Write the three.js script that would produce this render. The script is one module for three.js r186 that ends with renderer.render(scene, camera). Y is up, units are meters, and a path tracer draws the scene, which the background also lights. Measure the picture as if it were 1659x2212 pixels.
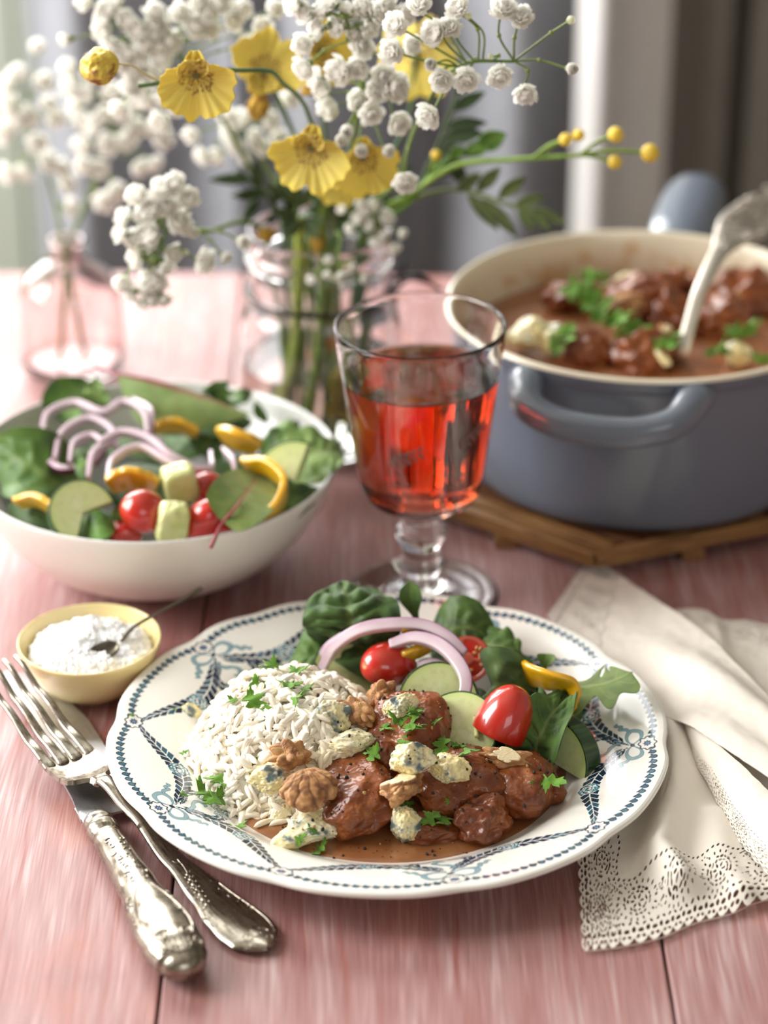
import * as THREE from 'three';
import { ImprovedNoise } from 'three/addons/math/ImprovedNoise.js';
import { mergeGeometries, mergeVertices } from 'three/addons/utils/BufferGeometryUtils.js';
import { RoundedBoxGeometry } from 'three/addons/geometries/RoundedBoxGeometry.js';
import { RectAreaLightUniformsLib } from 'three/addons/lights/RectAreaLightUniformsLib.js';

// ---------- camera, sky, lights, exposure ----------
const scene = new THREE.Scene();
const camera = new THREE.PerspectiveCamera(23.15, 1659 / 2212, 0.05, 40);
camera.position.set(0, 0.627, 0.95);
camera.lookAt(0, 0.627 - Math.tan(27.2 * Math.PI / 180), -0.05);
camera.focus = 1.10; camera.userData.fStop = 4.1;
scene.background = new THREE.Color(0.75, 0.85, 1.0);
RectAreaLightUniformsLib.init();
function areaLight(name, w, h, pos, target, color, intensity) {
  const l = new THREE.RectAreaLight(color, intensity, w, h);
  l.name = name; l.position.set(...pos); l.lookAt(...target); scene.add(l); return l;
}
// daylight through the windows: back left (key), left, and behind the camera
areaLight('window_light', 1.06, 1.06, [-0.63, 0.69, -1.16], [-0.63, 0.69, 0], new THREE.Color(1, 0.985, 0.965), 14.5);
areaLight('window_light_002', 0.8, 1.15, [-1.27, 0.85, -0.2], [0, 0.85, -0.2], new THREE.Color(1, 0.985, 0.96), 21);
areaLight('window_light_001', 1.3, 1.0, [0.9, 1.1, 2.36], [0.9, 1.1, 0], new THREE.Color(1, 0.97, 0.93), 3);
const renderer = new THREE.WebGLRenderer({ antialias: true });
renderer.toneMapping = THREE.LinearToneMapping;
renderer.toneMappingExposure = 0.72;
renderer.shadowMap.enabled = true;

// ---------- helpers ----------
const PN = new ImprovedNoise();
const ns = (x, y = 0, z = 0) => PN.noise(x + 31.7, y + 17.3, z + 5.1);
const fbm = (x, y, z, o = 4) => { let s = 0, a = 0.5; for (let i = 0; i < o; i++) { s += a * ns(x, y, z); x *= 2.03; y *= 2.01; z *= 2.05; a *= 0.5; } return s; };
const sat = (x) => Math.min(1, Math.max(0, x));
const smooth = (a, b, x) => { const t = sat((x - a) / (b - a)); return t * t * (3 - 2 * t); };
const lerp = (a, b, t) => a + (b - a) * t;
const mix3 = (a, b, t) => [lerp(a[0], b[0], t), lerp(a[1], b[1], t), lerp(a[2], b[2], t)];
const V = (x, y, z) => new THREE.Vector3(x, y, z);
function rng(seed) { let s = seed >>> 0; return () => { s = (s + 0x6d2b79f5) | 0; let t = Math.imul(s ^ (s >>> 15), 1 | s); t = (t + Math.imul(t ^ (t >>> 7), 61 | t)) ^ t; return ((t ^ (t >>> 14)) >>> 0) / 4294967296; }; }
const lin = (hex) => { const c = new THREE.Color(hex); return [c.r, c.g, c.b]; };
const used = new Map();
function numbered(n) { const k = used.get(n) ?? 0; used.set(n, k + 1); return k ? n + '_' + String(k).padStart(3, '0') : n; }
function tag(o, label, category, group, kind) {
  if (label) o.userData.label = label; if (category) o.userData.category = category;
  if (group) o.userData.group = group; if (kind) o.userData.kind = kind; return o;
}
function thing(name, label, category, pos = [0, 0, 0], group) {
  const o = new THREE.Group(); o.name = numbered(name); o.position.set(...pos); scene.add(o); return tag(o, label, category, group);
}
function mesh(name, geo, m) { const o = new THREE.Mesh(geo, m); o.name = name; o.castShadow = o.receiveShadow = true; return o; }
function part(name, geo, m, parent, label) { const o = mesh(name, geo, m); parent.add(o); if (label) o.userData.label = label; return o; }
function single(name, geo, m, label, category, group, pos) {
  const o = mesh(numbered(name), geo, m); if (pos) o.position.set(...pos); scene.add(o); return tag(o, label, category, group);
}
function struct(name, geo, m, pos) { const o = mesh(name, geo, m); if (pos) o.position.set(...pos); o.userData.kind = 'structure'; scene.add(o); return o; }
// colours every vertex: fn(x, y, z, u, v) -> linear rgb
function paint(g, fn) {
  const p = g.attributes.position, uv = g.attributes.uv, c = new Float32Array(p.count * 3);
  for (let i = 0; i < p.count; i++) { const k = fn(p.getX(i), p.getY(i), p.getZ(i), uv ? uv.getX(i) : 0, uv ? uv.getY(i) : 0, i); c[3 * i] = k[0]; c[3 * i + 1] = k[1]; c[3 * i + 2] = k[2]; }
  g.setAttribute('color', new THREE.BufferAttribute(c, 3)); return g;
}
function build(pos, uv, idx) {
  const g = new THREE.BufferGeometry();
  g.setAttribute('position', new THREE.Float32BufferAttribute(pos, 3)); g.setAttribute('uv', new THREE.Float32BufferAttribute(uv, 2));
  g.setIndex(idx); g.computeVertexNormals(); return g;
}
// a surface fn(u, v) -> point with real thickness th (0: a single skin)
function sheet(nu, nv, fn, th = 0.0004, tfn) {
  const W = nu + 1, n = W * (nv + 1), P = [], pos = [], uv = [], idx = [];
  for (let j = 0; j <= nv; j++) for (let i = 0; i <= nu; i++) P.push(fn(i / nu, j / nv));
  if (!th) {
    for (let k = 0; k < n; k++) { pos.push(...P[k]); uv.push((k % W) / nu, Math.floor(k / W) / nv); }
    for (let j = 0; j < nv; j++) for (let i = 0; i < nu; i++) { const a = j * W + i; idx.push(a, a + 1, a + W, a + 1, a + W + 1, a + W); }
    return build(pos, uv, idx);
  }
  const N = [], A = V(), B = V();
  for (let j = 0; j <= nv; j++) for (let i = 0; i <= nu; i++) {
    const a = P[j * W + Math.min(nu, i + 1)], b = P[j * W + Math.max(0, i - 1)], c = P[Math.min(nv, j + 1) * W + i], d = P[Math.max(0, j - 1) * W + i];
    A.set(a[0] - b[0], a[1] - b[1], a[2] - b[2]); B.set(c[0] - d[0], c[1] - d[1], c[2] - d[2]); N.push(A.clone().cross(B).normalize());
  }
  for (const s of [0.5, -0.5]) for (let k = 0; k < n; k++) {
    const i = k % W, j = Math.floor(k / W), t = th * (tfn ? tfn(i / nu, j / nv) : 1) * s;
    pos.push(P[k][0] + N[k].x * t, P[k][1] + N[k].y * t, P[k][2] + N[k].z * t); uv.push(i / nu, j / nv);
  }
  for (let j = 0; j < nv; j++) for (let i = 0; i < nu; i++) { const a = j * W + i; idx.push(a, a + 1, a + W, a + 1, a + W + 1, a + W); const b = a + n; idx.push(b, b + W, b + 1, b + 1, b + W, b + W + 1); }
  const rim = []; for (let i = 0; i < nu; i++) rim.push(i); for (let j = 0; j < nv; j++) rim.push(j * W + nu); for (let i = nu; i > 0; i--) rim.push(nv * W + i); for (let j = nv; j > 0; j--) rim.push(j * W);
  const r0 = pos.length / 3, m = rim.length;
  for (const k of rim) { for (const o of [0, n]) { pos.push(pos[3 * (k + o)], pos[3 * (k + o) + 1], pos[3 * (k + o) + 2]); uv.push(uv[2 * k], uv[2 * k + 1]); } }
  for (let q = 0; q < m; q++) { const a = r0 + 2 * q, b = r0 + 2 * ((q + 1) % m); idx.push(a, a + 1, b, b, a + 1, b + 1); }
  return build(pos, uv, idx);
}
const curve = (pts) => new THREE.CatmullRomCurve3(pts.map((p) => V(p[0], p[1], p[2])), false, 'centripetal');
// swept bar: rad(t) -> [across, upright] half sizes; o.up keeps its flat side turned, o.e squares the section
function tube(pts, rad, seg = 32, rs = 10, o = {}) {
  const c = curve(pts), pos = [], uv = [], idx = []; let up = o.up ? V(...o.up) : null;
  const R = typeof rad === 'function' ? rad : () => [rad, rad]; let prev = null;
  const ring = (p, X, Y, a, b, t) => { for (let k = 0; k <= rs; k++) { const th = (k / rs) * Math.PI * 2, e = 2 / (o.e ?? 2); const cx = Math.sign(Math.cos(th)) * Math.abs(Math.cos(th)) ** e * a, cy = Math.sign(Math.sin(th)) * Math.abs(Math.sin(th)) ** e * b; pos.push(p.x + X.x * cx + Y.x * cy, p.y + X.y * cx + Y.y * cy, p.z + X.z * cx + Y.z * cy); uv.push(k / rs, t); } };
  const T = V(), X = V(), Y = V(); let rows = 0;
  for (let i = 0; i <= seg; i++) {
    const t = i / seg, p = c.getPoint(t); c.getTangent(t, T);
    if (up) { X.crossVectors(T, up).normalize(); } else { if (!prev) { prev = Math.abs(T.y) < 0.9 ? V(0, 1, 0) : V(1, 0, 0); prev.cross(T).normalize(); } prev.addScaledVector(T, -prev.dot(T)).normalize(); X.copy(prev); }
    Y.crossVectors(X, T).normalize(); let q = R(t); if (!Array.isArray(q)) q = [q, q];
    if (i === 0 && !o.open) for (const f of [0.01, 0.4, 0.7, 0.9]) { const pp = p.clone().addScaledVector(T, -Math.min(...q) * Math.sqrt(1 - f * f) * (o.cap ?? 0.7)); ring(pp, X, Y, q[0] * f, q[1] * f, 0); rows++; }
    ring(p, X, Y, q[0], q[1], t); rows++;
    if (i === seg && !o.open) for (const f of [0.9, 0.7, 0.4, 0.01]) { const pp = p.clone().addScaledVector(T, Math.min(...q) * Math.sqrt(1 - f * f) * (o.cap ?? 0.7)); ring(pp, X, Y, q[0] * f, q[1] * f, 1); rows++; }
  }
  const W = rs + 1;
  for (let j = 0; j < rows - 1; j++) for (let k = 0; k < rs; k++) { const a = j * W + k; idx.push(a, a + W, a + 1, a + 1, a + W, a + W + 1); }
  const g = build(pos, uv, idx), nn = g.attributes.normal; // weld the seam's normals
  for (let j = 0; j < rows; j++) { const a = j * W, b = a + rs; for (const [m, s] of [['X'], ['Y'], ['Z']]) { const v = (nn['get' + m](a) + nn['get' + m](b)) / 2; nn['set' + m](a, v); nn['set' + m](b, v); } }
  return g;
}
const icoCache = new Map();
function ico(d) { if (!icoCache.has(d)) { const g = new THREE.IcosahedronGeometry(1, d); g.deleteAttribute('uv'); g.deleteAttribute('normal'); icoCache.set(d, mergeVertices(g, 1e-5)); } return icoCache.get(d); }
// a lump: fn(unit direction) -> point
function blob(d, fn) {
  const g = ico(d).clone(), p = g.attributes.position, n = V();
  for (let i = 0; i < p.count; i++) { n.fromBufferAttribute(p, i); const q = fn(n.x, n.y, n.z, i); p.setXYZ(i, q[0], q[1], q[2]); }
  g.setAttribute('uv', new THREE.Float32BufferAttribute(new Float32Array(p.count * 2), 2)); g.computeVertexNormals(); return g;
}
// a turned body: closed profile of [radius, height]; mod(angle, r, y) -> radius factor
function turn(pts, seg = 96, o = {}) {
  const c = o.sharp ? null : new THREE.CatmullRomCurve3(pts.map((p) => V(p[0], p[1], 0)), false, 'centripetal');
  const prof = o.sharp ? pts.map((p) => V(p[0], p[1], 0)) : c.getPoints(o.n ?? pts.length * 6), pos = [], uv = [], idx = [], W = seg + 1; let len = 0;
  prof.forEach((p, j) => { if (j) len += p.distanceTo(prof[j - 1]); for (let k = 0; k <= seg; k++) { const a = (k / seg) * Math.PI * 2, f = o.mod ? o.mod(a, p.x, p.y) : 1, r = Math.max(0, p.x) * f, x = Math.cos(a) * r, z = -Math.sin(a) * r, y = p.y + (o.lift ? o.lift(a, p.x, p.y) : 0); pos.push(x, y, z); if (o.planar) uv.push(0.5 + x / o.planar, 0.5 - z / o.planar); else uv.push(k / seg * (o.around ?? 1), len); } });
  for (let j = 0; j < prof.length - 1; j++) for (let k = 0; k < seg; k++) { const a = j * W + k; idx.push(a, a + 1, a + W, a + 1, a + W + 1, a + W); }
  const g = build(pos, uv, idx), nn = g.attributes.normal;
  for (let j = 0; j < prof.length; j++) { const a = j * W, b = a + seg, v = V(nn.getX(a) + nn.getX(b), nn.getY(a) + nn.getY(b), nn.getZ(a) + nn.getZ(b)).normalize(); nn.setXYZ(a, v.x, v.y, v.z); nn.setXYZ(b, v.x, v.y, v.z); }
  return g;
}
function xf(g, { p = [0, 0, 0], r = [0, 0, 0], s = 1 } = {}) { const m = new THREE.Matrix4().compose(V(...p), new THREE.Quaternion().setFromEuler(new THREE.Euler(...r, 'YXZ')), Array.isArray(s) ? V(...s) : V(s, s, s)); return g.applyMatrix4(m); }
const merge = (list) => mergeGeometries(list.map((g) => { const h = g.index ? g.toNonIndexed() : g; for (const k of Object.keys(h.attributes)) if (!['position', 'normal', 'uv', 'color'].includes(k)) h.deleteAttribute(k); return h; }), false);
function canvasTex(w, h, draw, srgb = true) { const c = document.createElement('canvas'); c.width = w; c.height = h; draw(c.getContext('2d'), w, h); const t = new THREE.CanvasTexture(c); if (srgb) t.colorSpace = THREE.SRGBColorSpace; t.wrapS = t.wrapT = THREE.RepeatWrapping; t.anisotropy = 8; return t; }
function dataTex(w, h, fn, srgb = true) {
  const d = new Uint8Array(w * h * 4); let k = 0;
  for (let y = 0; y < h; y++) for (let x = 0; x < w; x++) { const c = fn(x / w, y / h); d[k++] = sat(c[0]) * 255; d[k++] = sat(c[1]) * 255; d[k++] = sat(c[2]) * 255; d[k++] = 255; }
  const t = new THREE.DataTexture(d, w, h); t.magFilter = THREE.LinearFilter; t.minFilter = THREE.LinearMipmapLinearFilter; t.generateMipmaps = true; t.wrapS = t.wrapT = THREE.MirroredRepeatWrapping; if (srgb) t.colorSpace = THREE.SRGBColorSpace; t.needsUpdate = true; return t;
}
const std = (o) => new THREE.MeshStandardMaterial(o), phys = (o) => new THREE.MeshPhysicalMaterial(o);
const ray0 = new THREE.Raycaster();
// height at which something dropped at x, z comes to rest on the given meshes
function rest(list, x, z, floor = 0) { for (const o of list) o.updateWorldMatrix(true, true); ray0.set(V(x, 0.6, z), V(0, -1, 0)); const h = ray0.intersectObjects(list, true)[0]; return h ? h.point.y : floor; }

// ---------- the room ----------
const plaster = std({ color: 0xb3aea5, roughness: 0.9 });
{
  const box = (w, h, d) => new THREE.BoxGeometry(w, h, d);
  struct('floor', box(3.6, 0.1, 4.0), std({ color: 0x9c8a76, roughness: 0.6 }), [0.45, -0.8, 0.5]);
  struct('ceiling', box(3.6, 0.1, 4.0), plaster, [0.45, 2.05, 0.5]);
  struct('wall_right', box(0.12, 2.75, 4.0), plaster, [2.25, 0.62, 0.5]);
  const withHole = (w, h, hx, hy, hw, hh) => { const s = new THREE.Shape(); s.moveTo(-w / 2, 0); s.lineTo(w / 2, 0); s.lineTo(w / 2, h); s.lineTo(-w / 2, h); s.closePath(); const o = new THREE.Path(); o.moveTo(hx - hw / 2, hy - hh / 2); o.lineTo(hx - hw / 2, hy + hh / 2); o.lineTo(hx + hw / 2, hy + hh / 2); o.lineTo(hx + hw / 2, hy - hh / 2); o.closePath(); s.holes.push(o); return new THREE.ExtrudeGeometry(s, { depth: 0.12, bevelEnabled: false }); };
  const left = struct('wall_left', withHole(4.0, 2.75, 0.7, 1.6, 0.82, 1.17), plaster, [-1.41, -0.75, 0.5]); left.rotation.y = Math.PI / 2;
  struct('wall_front', withHole(3.6, 2.75, 0.45, 1.85, 1.32, 1.02), plaster, [0.45, -0.75, 2.38]);
  // sashes of the two windows
  const sash = std({ color: 0xf2f0ea, roughness: 0.5 });
  const frame = (name, w, h, pos, ry) => { const b = 0.03, l = [box(w, b, 0.05), box(w, b, 0.05), box(b, h, 0.05), box(b, h, 0.05)]; l[0].translate(0, h / 2 - b / 2, 0); l[1].translate(0, -h / 2 + b / 2, 0); l[2].translate(-w / 2 + b / 2, 0, 0); l[3].translate(w / 2 - b / 2, 0, 0); const o = struct(name, merge(l), sash, pos); o.rotation.y = ry; const pane = mesh('pane', box(w - 2 * b, h - 2 * b, 0.004), phys({ color: 0xffffff, transmission: 1, roughness: 0, thickness: 0 })); o.add(pane); };
  frame('window_1', 0.82, 1.17, [-1.36, 0.85, -0.2], Math.PI / 2);
  frame('window_2', 1.32, 1.02, [0.9, 1.1, 2.44], 0);
  // the back wall: pale green tongue-and-groove boards
  const green = dataTex(256, 256, (u, v) => { const k = 0.02 * fbm(u * 40, v * 4, 1, 3); return [0.80 + k, 0.83 + k, 0.775 + k]; });
  const wb = struct('wall_back', withHole(3.6, 2.75, -1.08, 1.44, 1.1, 1.1), std({ color: 0xc9d0c4, roughness: 0.8 }), [0.45, -0.75, -1.3]);
  frame('window_3', 1.1, 1.1, [-0.63, 0.69, -1.25], 0);
  const gm = std({ map: green, roughness: 0.55 });
  for (let i = 0; i < 12; i++) { const b = new RoundedBoxGeometry(0.0975, 0.87, 0.02, 2, 0.004); const m = mesh('board', b, gm); m.position.set(-1.72 + i * 0.1, 0.436, 0.128); wb.add(m); }
}
// curtains behind the table: fabric with deep folds
{
  const weave = (a, b) => dataTex(256, 256, (u, v) => { const k = 0.5 + 0.5 * fbm(u * 60, v * 6, 3, 3) + 0.35 * fbm(u * 8, v * 60, 9, 2); return mix3(a, b, sat(k)); });
  const drape = (name, label, x0, x1, z, cols, amp, per, seed, top = 1.35) => {
    const L = x1 - x0, g = sheet(Math.round(L * 420), 24, (u, v) => { const x = x0 + L * u, y = top - (top + 0.65) * v, k = amp(x, u); return [x, y, z + k + 0.006 * ns(x * 9, y * 2.5, seed)]; }, 0.0018);
    const uv = g.attributes.uv; for (let i = 0; i < uv.count; i++) uv.setXY(i, uv.getX(i) * L * 6, uv.getY(i) * 8);
    return single(name, g, std({ map: weave(...cols), roughness: 0.95 }), label, 'curtain');
  };
  const bump = (x, c, w) => Math.exp(-(((x - c) / w) ** 2));
  drape('curtain', 'slate blue-grey fabric curtain in soft folds behind the flower jar', -0.29, 0.162, -1.03, [[0.54, 0.55, 0.58], [0.72, 0.73, 0.76]], (x) => 0.045 * bump(x, -0.245, 0.025) + 0.05 * bump(x, -0.12, 0.012) - 0.03 * bump(x, -0.17, 0.025) + 0.075 * bump(x, -0.055, 0.028) - 0.05 * bump(x, 0.03, 0.025) + 0.05 * bump(x, 0.105, 0.035), 0.1, 3, 0.128);
  const rail = struct('trim_1', new THREE.CylinderGeometry(0.006, 0.006, 1.3, 16), std({ color: 0x6b6660, metalness: 0.8, roughness: 0.4 }), [-0.3, 0.134, -1.02]); rail.rotation.z = Math.PI / 2;
  drape('linen_curtain', 'white linen curtain edge hanging between the blue-grey and taupe curtains', 0.152, 0.226, -0.972, [[0.80, 0.79, 0.78], [0.92, 0.92, 0.92]], (x) => 0.045 * bump(x, 0.168, 0.018), 0.1, 5);
  drape('taupe_curtain', 'dark taupe curtain behind the casserole at the right', 0.205, 0.7, -1.04, [[0.33, 0.31, 0.28], [0.45, 0.42, 0.38]], (x) => 0.02 * Math.sin(x * 42) + 0.015 * bump(x, 0.25, 0.03) - 0.03 * bump(x, 0.298, 0.008), 0.1, 8);
}

// ---------- table ----------
const tableTex = dataTex(2048, 2048, (u, v) => {
  const x = u * 0.42, z = v * 0.42, w = 0.0025 * ns(x * 30, z * 9, 2) + 0.004 * ns(x * 8, z * 5, 7);
  const grain = fbm((x + w) * 420, z * 16, 1, 3), fine = ns((x + w * 0.4) * 2100, z * 40, 4), broad = fbm((x + w) * 60, z * 7, 8, 3), patch = fbm(x * 14, z * 10, 12, 3), streak = smooth(0.08, 0.5, fbm((x + w) * 190, z * 6, 21, 3) + 0.15 * patch);
  let c = [0.715, 0.565, 0.555];
  c = mix3(c, [0.62, 0.425, 0.405], 0.75 * smooth(-0.15, 0.5, broad * 0.7 + 0.35 * patch));
  c = mix3(c, [0.83, 0.745, 0.75], 0.7 * smooth(-0.05, 0.5, -broad * 0.6 + grain * 0.8 - 0.25 * patch));
  c = mix3(c, [0.60, 0.30, 0.26], 0.5 * streak);
  c = mix3(c, [0.80, 0.52, 0.44], 0.35 * smooth(0.1, 0.4, fbm(x * 22, z * 17, 33, 2)));
  const k = 0.05 * grain + 0.085 * fine - 0.055; return [c[0] + k, c[1] + k * 1.05 - 0.006, c[2] + k * 1.05 - 0.006];
});
const tableBump = dataTex(1024, 1024, (u, v) => { const x = u * 0.42, z = v * 0.42, w = 0.0025 * ns(x * 30, z * 9, 2); const k = 0.5 + 0.45 * fbm((x + w) * 620, z * 22, 1, 2) + 0.2 * ns(x * 1500, z * 50, 4) - 0.5 * smooth(0.25, 0.5, ns((x - z * 0.3) * 160, (z + x * 0.3) * 900, 3)) * smooth(0.1, 0.4, ns(x * 12, z * 12, 40)); return [k, k, k]; }, false);
const tableMat = std({ map: tableTex, bumpMap: tableBump, bumpScale: 0.00016, roughness: 0.5 });
const table = thing('table', 'pink and white washed wooden plank table with brushed grain', 'table', [0, 0, 0]);
{
  const xs = [-0.72, -0.505, -0.298, -0.0915, 0.1125, 0.318, 0.53, 0.74], ends = [-0.618, -0.622, -0.624, -0.617, -0.619, -0.622, -0.618];
  for (let i = 0; i < 7; i++) {
    const w = xs[i + 1] - xs[i] - 0.0011, d = 0.62 - ends[i], g = new RoundedBoxGeometry(w, 0.028, d, 2, 0.0011), p = g.attributes.position, uv = g.attributes.uv;
    g.translate((xs[i] + xs[i + 1]) / 2, -0.014, ends[i] + d / 2);
    for (let k = 0; k < p.count; k++) { const X = p.getX(k), Z = p.getZ(k), sh = (Z + 0.2) * -0.006; uv.setXY(k, (X + i * 1.37) / 0.42, (Z + i * 0.77 + p.getY(k)) / 0.42); p.setX(k, X - sh); }
    part('plank', g, tableMat, table);
  }
  const legG = new RoundedBoxGeometry(0.07, 0.72, 0.07, 2, 0.004);
  for (const [x, z] of [[-0.64, -0.54], [0.66, -0.54], [-0.64, 0.54], [0.66, 0.54]]) { const l = part('leg', legG, tableMat, table); l.position.set(x, -0.389, z); }
}

// ---------- dinner plate ----------
const PLATE = [0.002, 0, -0.013];
const rimWave = (a, r) => { const k = smooth(0.088, 0.124, r), d = a * 180 / Math.PI, near = (c, w) => { const q = ((d - c) % 360 + 540) % 360 - 180; return Math.exp(-((q / w) ** 2)); }, b = ((d - 67.5) % 36 + 54) % 36 - 18; return 1 + k * (0.004 - 0.017 * Math.exp(-((b / 5) ** 2)) - 0.012 * near(121.5, 5) + 0.002 * Math.sin(d * 0.11)); };
const printTex = canvasTex(2048, 2048, (c, W) => {
  const mm = W / 262, R = rng(5);
  c.fillStyle = '#efece4'; c.fillRect(0, 0, W, W);
  for (let i = 0; i < 900; i++) { c.fillStyle = `rgba(90,80,60,${0.05 + 0.12 * R()})`; c.beginPath(); c.arc(R() * W, R() * W, 0.5 + R() * 1.2, 0, 7); c.fill(); }
  c.translate(W / 2, W / 2); c.scale(mm, -mm); c.lineJoin = 'round'; c.lineCap = 'round';
  const dark = '#122a42', mid = '#2c566c', pale = '#86a3ab', D = Math.PI / 180;
  const pol = (a, r) => { const A = a * D, w = rimWave(A, r / 1000); return [Math.cos(A) * r * w, Math.sin(A) * r * w]; };
  const poly = (pts, f) => { c.beginPath(); pts.forEach((p, i) => (i ? c.lineTo(...p) : c.moveTo(...p))); c.closePath(); c.fillStyle = f; c.fill(); };
  // braid of leaves along a path of [angle, r, half width]
  const braid = (path, step, tint = dark) => {
    const P = path.map((q) => pol(q[0], q[1])), cv = new THREE.CatmullRomCurve3(P.map((p, i) => V(p[0], p[1], path[i][2])), false, 'centripetal'), n = Math.round(cv.getLength() / step), at = (s) => cv.getPointAt(sat(s)), tan = (s) => cv.getTangentAt(sat(s));
    for (let i = 0; i < n; i++) for (const side of [-1, 1]) {
      const s0 = (i + (side > 0 ? 0.0 : 0.45)) / n, s1 = s0 + 0.82 / n, sm = s0 + 0.75 / n, s2 = s0 + 1.45 / n, p = (s, o) => { const q = at(s), t = tan(s), l = Math.hypot(t.x, t.y) || 1, w = q.z * o * side; return [q.x - (t.y / l) * w, q.y + (t.x / l) * w]; };
      const j = () => 0.06 * (R() - 0.5);
      poly([p(s0, 0.1), p(s1, 0.07 + j()), p(s2, 0.82 + j()), p(sm, 0.99)], R() < 0.22 ? mid : tint);
    }
  };
  const ribbon = (pts, w, col = pale) => { const cv = new THREE.CatmullRomCurve3(pts.map((p) => V(p[0], p[1], p[2] ?? 1)), false, 'centripetal'), L = [], Q = []; for (let i = 0; i <= 40; i++) { const q = cv.getPoint(i / 40), t = cv.getTangent(i / 40), l = Math.hypot(t.x, t.y) || 1, k = w * Math.max(0.12, q.z) * 0.5; L.push([q.x - t.y / l * k, q.y + t.x / l * k]); Q.unshift([q.x + t.y / l * k, q.y - t.x / l * k]); } poly([...L, ...Q], col); c.lineWidth = 0.16; c.strokeStyle = mid; c.beginPath(); L.forEach((p, i) => (i ? c.lineTo(...p) : c.moveTo(...p))); c.stroke(); c.beginPath(); Q.forEach((p, i) => (i ? c.lineTo(...p) : c.moveTo(...p))); c.stroke(); };
  const rose = (x, y, r) => { c.save(); c.translate(x, y); c.rotate(R() * 6); c.fillStyle = '#e8e8e2'; c.beginPath(); c.arc(0, 0, r, 0, 7); c.fill(); for (let k = 0; k < 3; k++) { const rr = r * (0.92 - 0.3 * k), m = 8 - k * 2; for (let i = 0; i < m; i++) { const a = (i / m) * 6.283 + k + 0.5 * R(), ox = Math.cos(a) * rr, oy = Math.sin(a) * rr; c.strokeStyle = i % 3 ? '#4f8592' : mid; c.lineWidth = r * (0.1 + 0.12 * R()); c.beginPath(); c.arc(ox * 0.62, oy * 0.62, rr * 0.38, a - 1.2, a + 1.1); c.stroke(); } } for (let i = 0; i < 5; i++) { c.fillStyle = dark; c.beginPath(); c.arc((R() - 0.5) * r * 0.5, (R() - 0.5) * r * 0.5, r * 0.08, 0, 7); c.fill(); } c.restore(); };
  const rosette = (a, r) => { const [x, y] = pol(a, r); c.save(); c.translate(x, y); c.rotate(a * D - Math.PI / 2); const sh = (k, n, amp, sx, sy) => { c.beginPath(); for (let i = 0; i <= 96; i++) { const t = (i / 96) * 6.2832, q = k * (1 + amp * Math.cos(n * t)); c[i ? 'lineTo' : 'moveTo'](Math.cos(t) * q * sx, Math.sin(t) * q * sy); } c.closePath(); }; sh(4.0, 8, 0.11, 1.25, 0.92); c.fillStyle = '#eceae2'; c.fill(); c.strokeStyle = '#16233f'; c.lineWidth = 0.62; c.stroke(); sh(1.75, 8, 0.2, 1.15, 0.95); c.fillStyle = '#27406a'; c.fill(); sh(0.85, 6, 0.2, 1, 0.9); c.fillStyle = '#8fa2b4'; c.fill(); c.fillStyle = '#16233f'; c.beginPath(); c.arc(0, 0, 0.35, 0, 7); c.fill(); c.restore(); };
  // chain of little bells round the rim
  for (let k = 0; k < 10; k++) for (let i = 1; i < 18; i++) {
    const a = 67.5 + k * 36 + (i / 18) * 36, [x, y] = pol(a, 120.2 + 0.5 * Math.cos((i / 9 - 1) * Math.PI)); c.save(); c.translate(x, y); c.rotate(a * D - Math.PI / 2 + 0.25); c.scale(1.15, 1.3); const f = 0.85 + 0.3 * R();
    c.fillStyle = R() < 0.5 ? '#44707f' : '#2c566c'; c.strokeStyle = '#15304a'; c.lineWidth = 0.42; c.beginPath(); c.moveTo(-1.5, -0.2); c.bezierCurveTo(-1.2, 1.7 * f, 1.0, 1.7 * f, 1.3, 0.1); c.bezierCurveTo(0.7, -0.9, -0.3, -1.4, -0.6, -0.9); c.closePath(); c.fill(); c.stroke(); c.fillStyle = '#15304a'; c.beginPath(); c.arc(1.75, -0.7, 0.42, 0, 7); c.arc(0.1, -1.3, 0.34, 0, 7); c.fill(); c.restore();
  }
  for (let k = 0; k < 5; k++) {
    const A = 67.5 + 72 * k;
    for (const s of [-1, 1]) braid([[A + 0.8 * s, 108, 0.8], [A + 4 * s, 104, 2.0], [A + 8 * s, 99, 3.2], [A + 13 * s, 96, 4.2], [A + 18 * s, 96, 4.6], [A + 23 * s, 99.5, 4.0], [A + 28 * s, 105, 2.8], [A + 32 * s, 110.5, 1.8], [A + 35.2 * s, 115, 0.8]], 4.4);
    for (const s of [-1, 1]) { const [x, y] = pol(A + 18.5 * s, 96); rose(x, y, 4.8); }
    braid([[A - 5.5, 101, 1.6], [A - 7.2, 94, 2.6], [A - 4, 89, 2.9], [A, 87, 2.9], [A + 4, 89, 2.9], [A + 7.2, 94, 2.6], [A + 5.5, 101, 1.6]], 3.6);
    for (const q of [[-4.6, 90], [0, 87.3], [4.6, 90]]) { const [x, y] = pol(A + q[0], q[1]); rose(x, y, 3.9); }
    for (const s of [-1, 1]) braid([[A + 0.5 * s, 106.5, 0.6], [A + 2.5 * s, 102.5, 1.2], [A + 5.5 * s, 99.5, 1.6]], 2.4);
    c.save(); const [bx, by] = pol(A, 111.3); c.translate(bx, by); c.rotate(A * D - Math.PI / 2);
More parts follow.
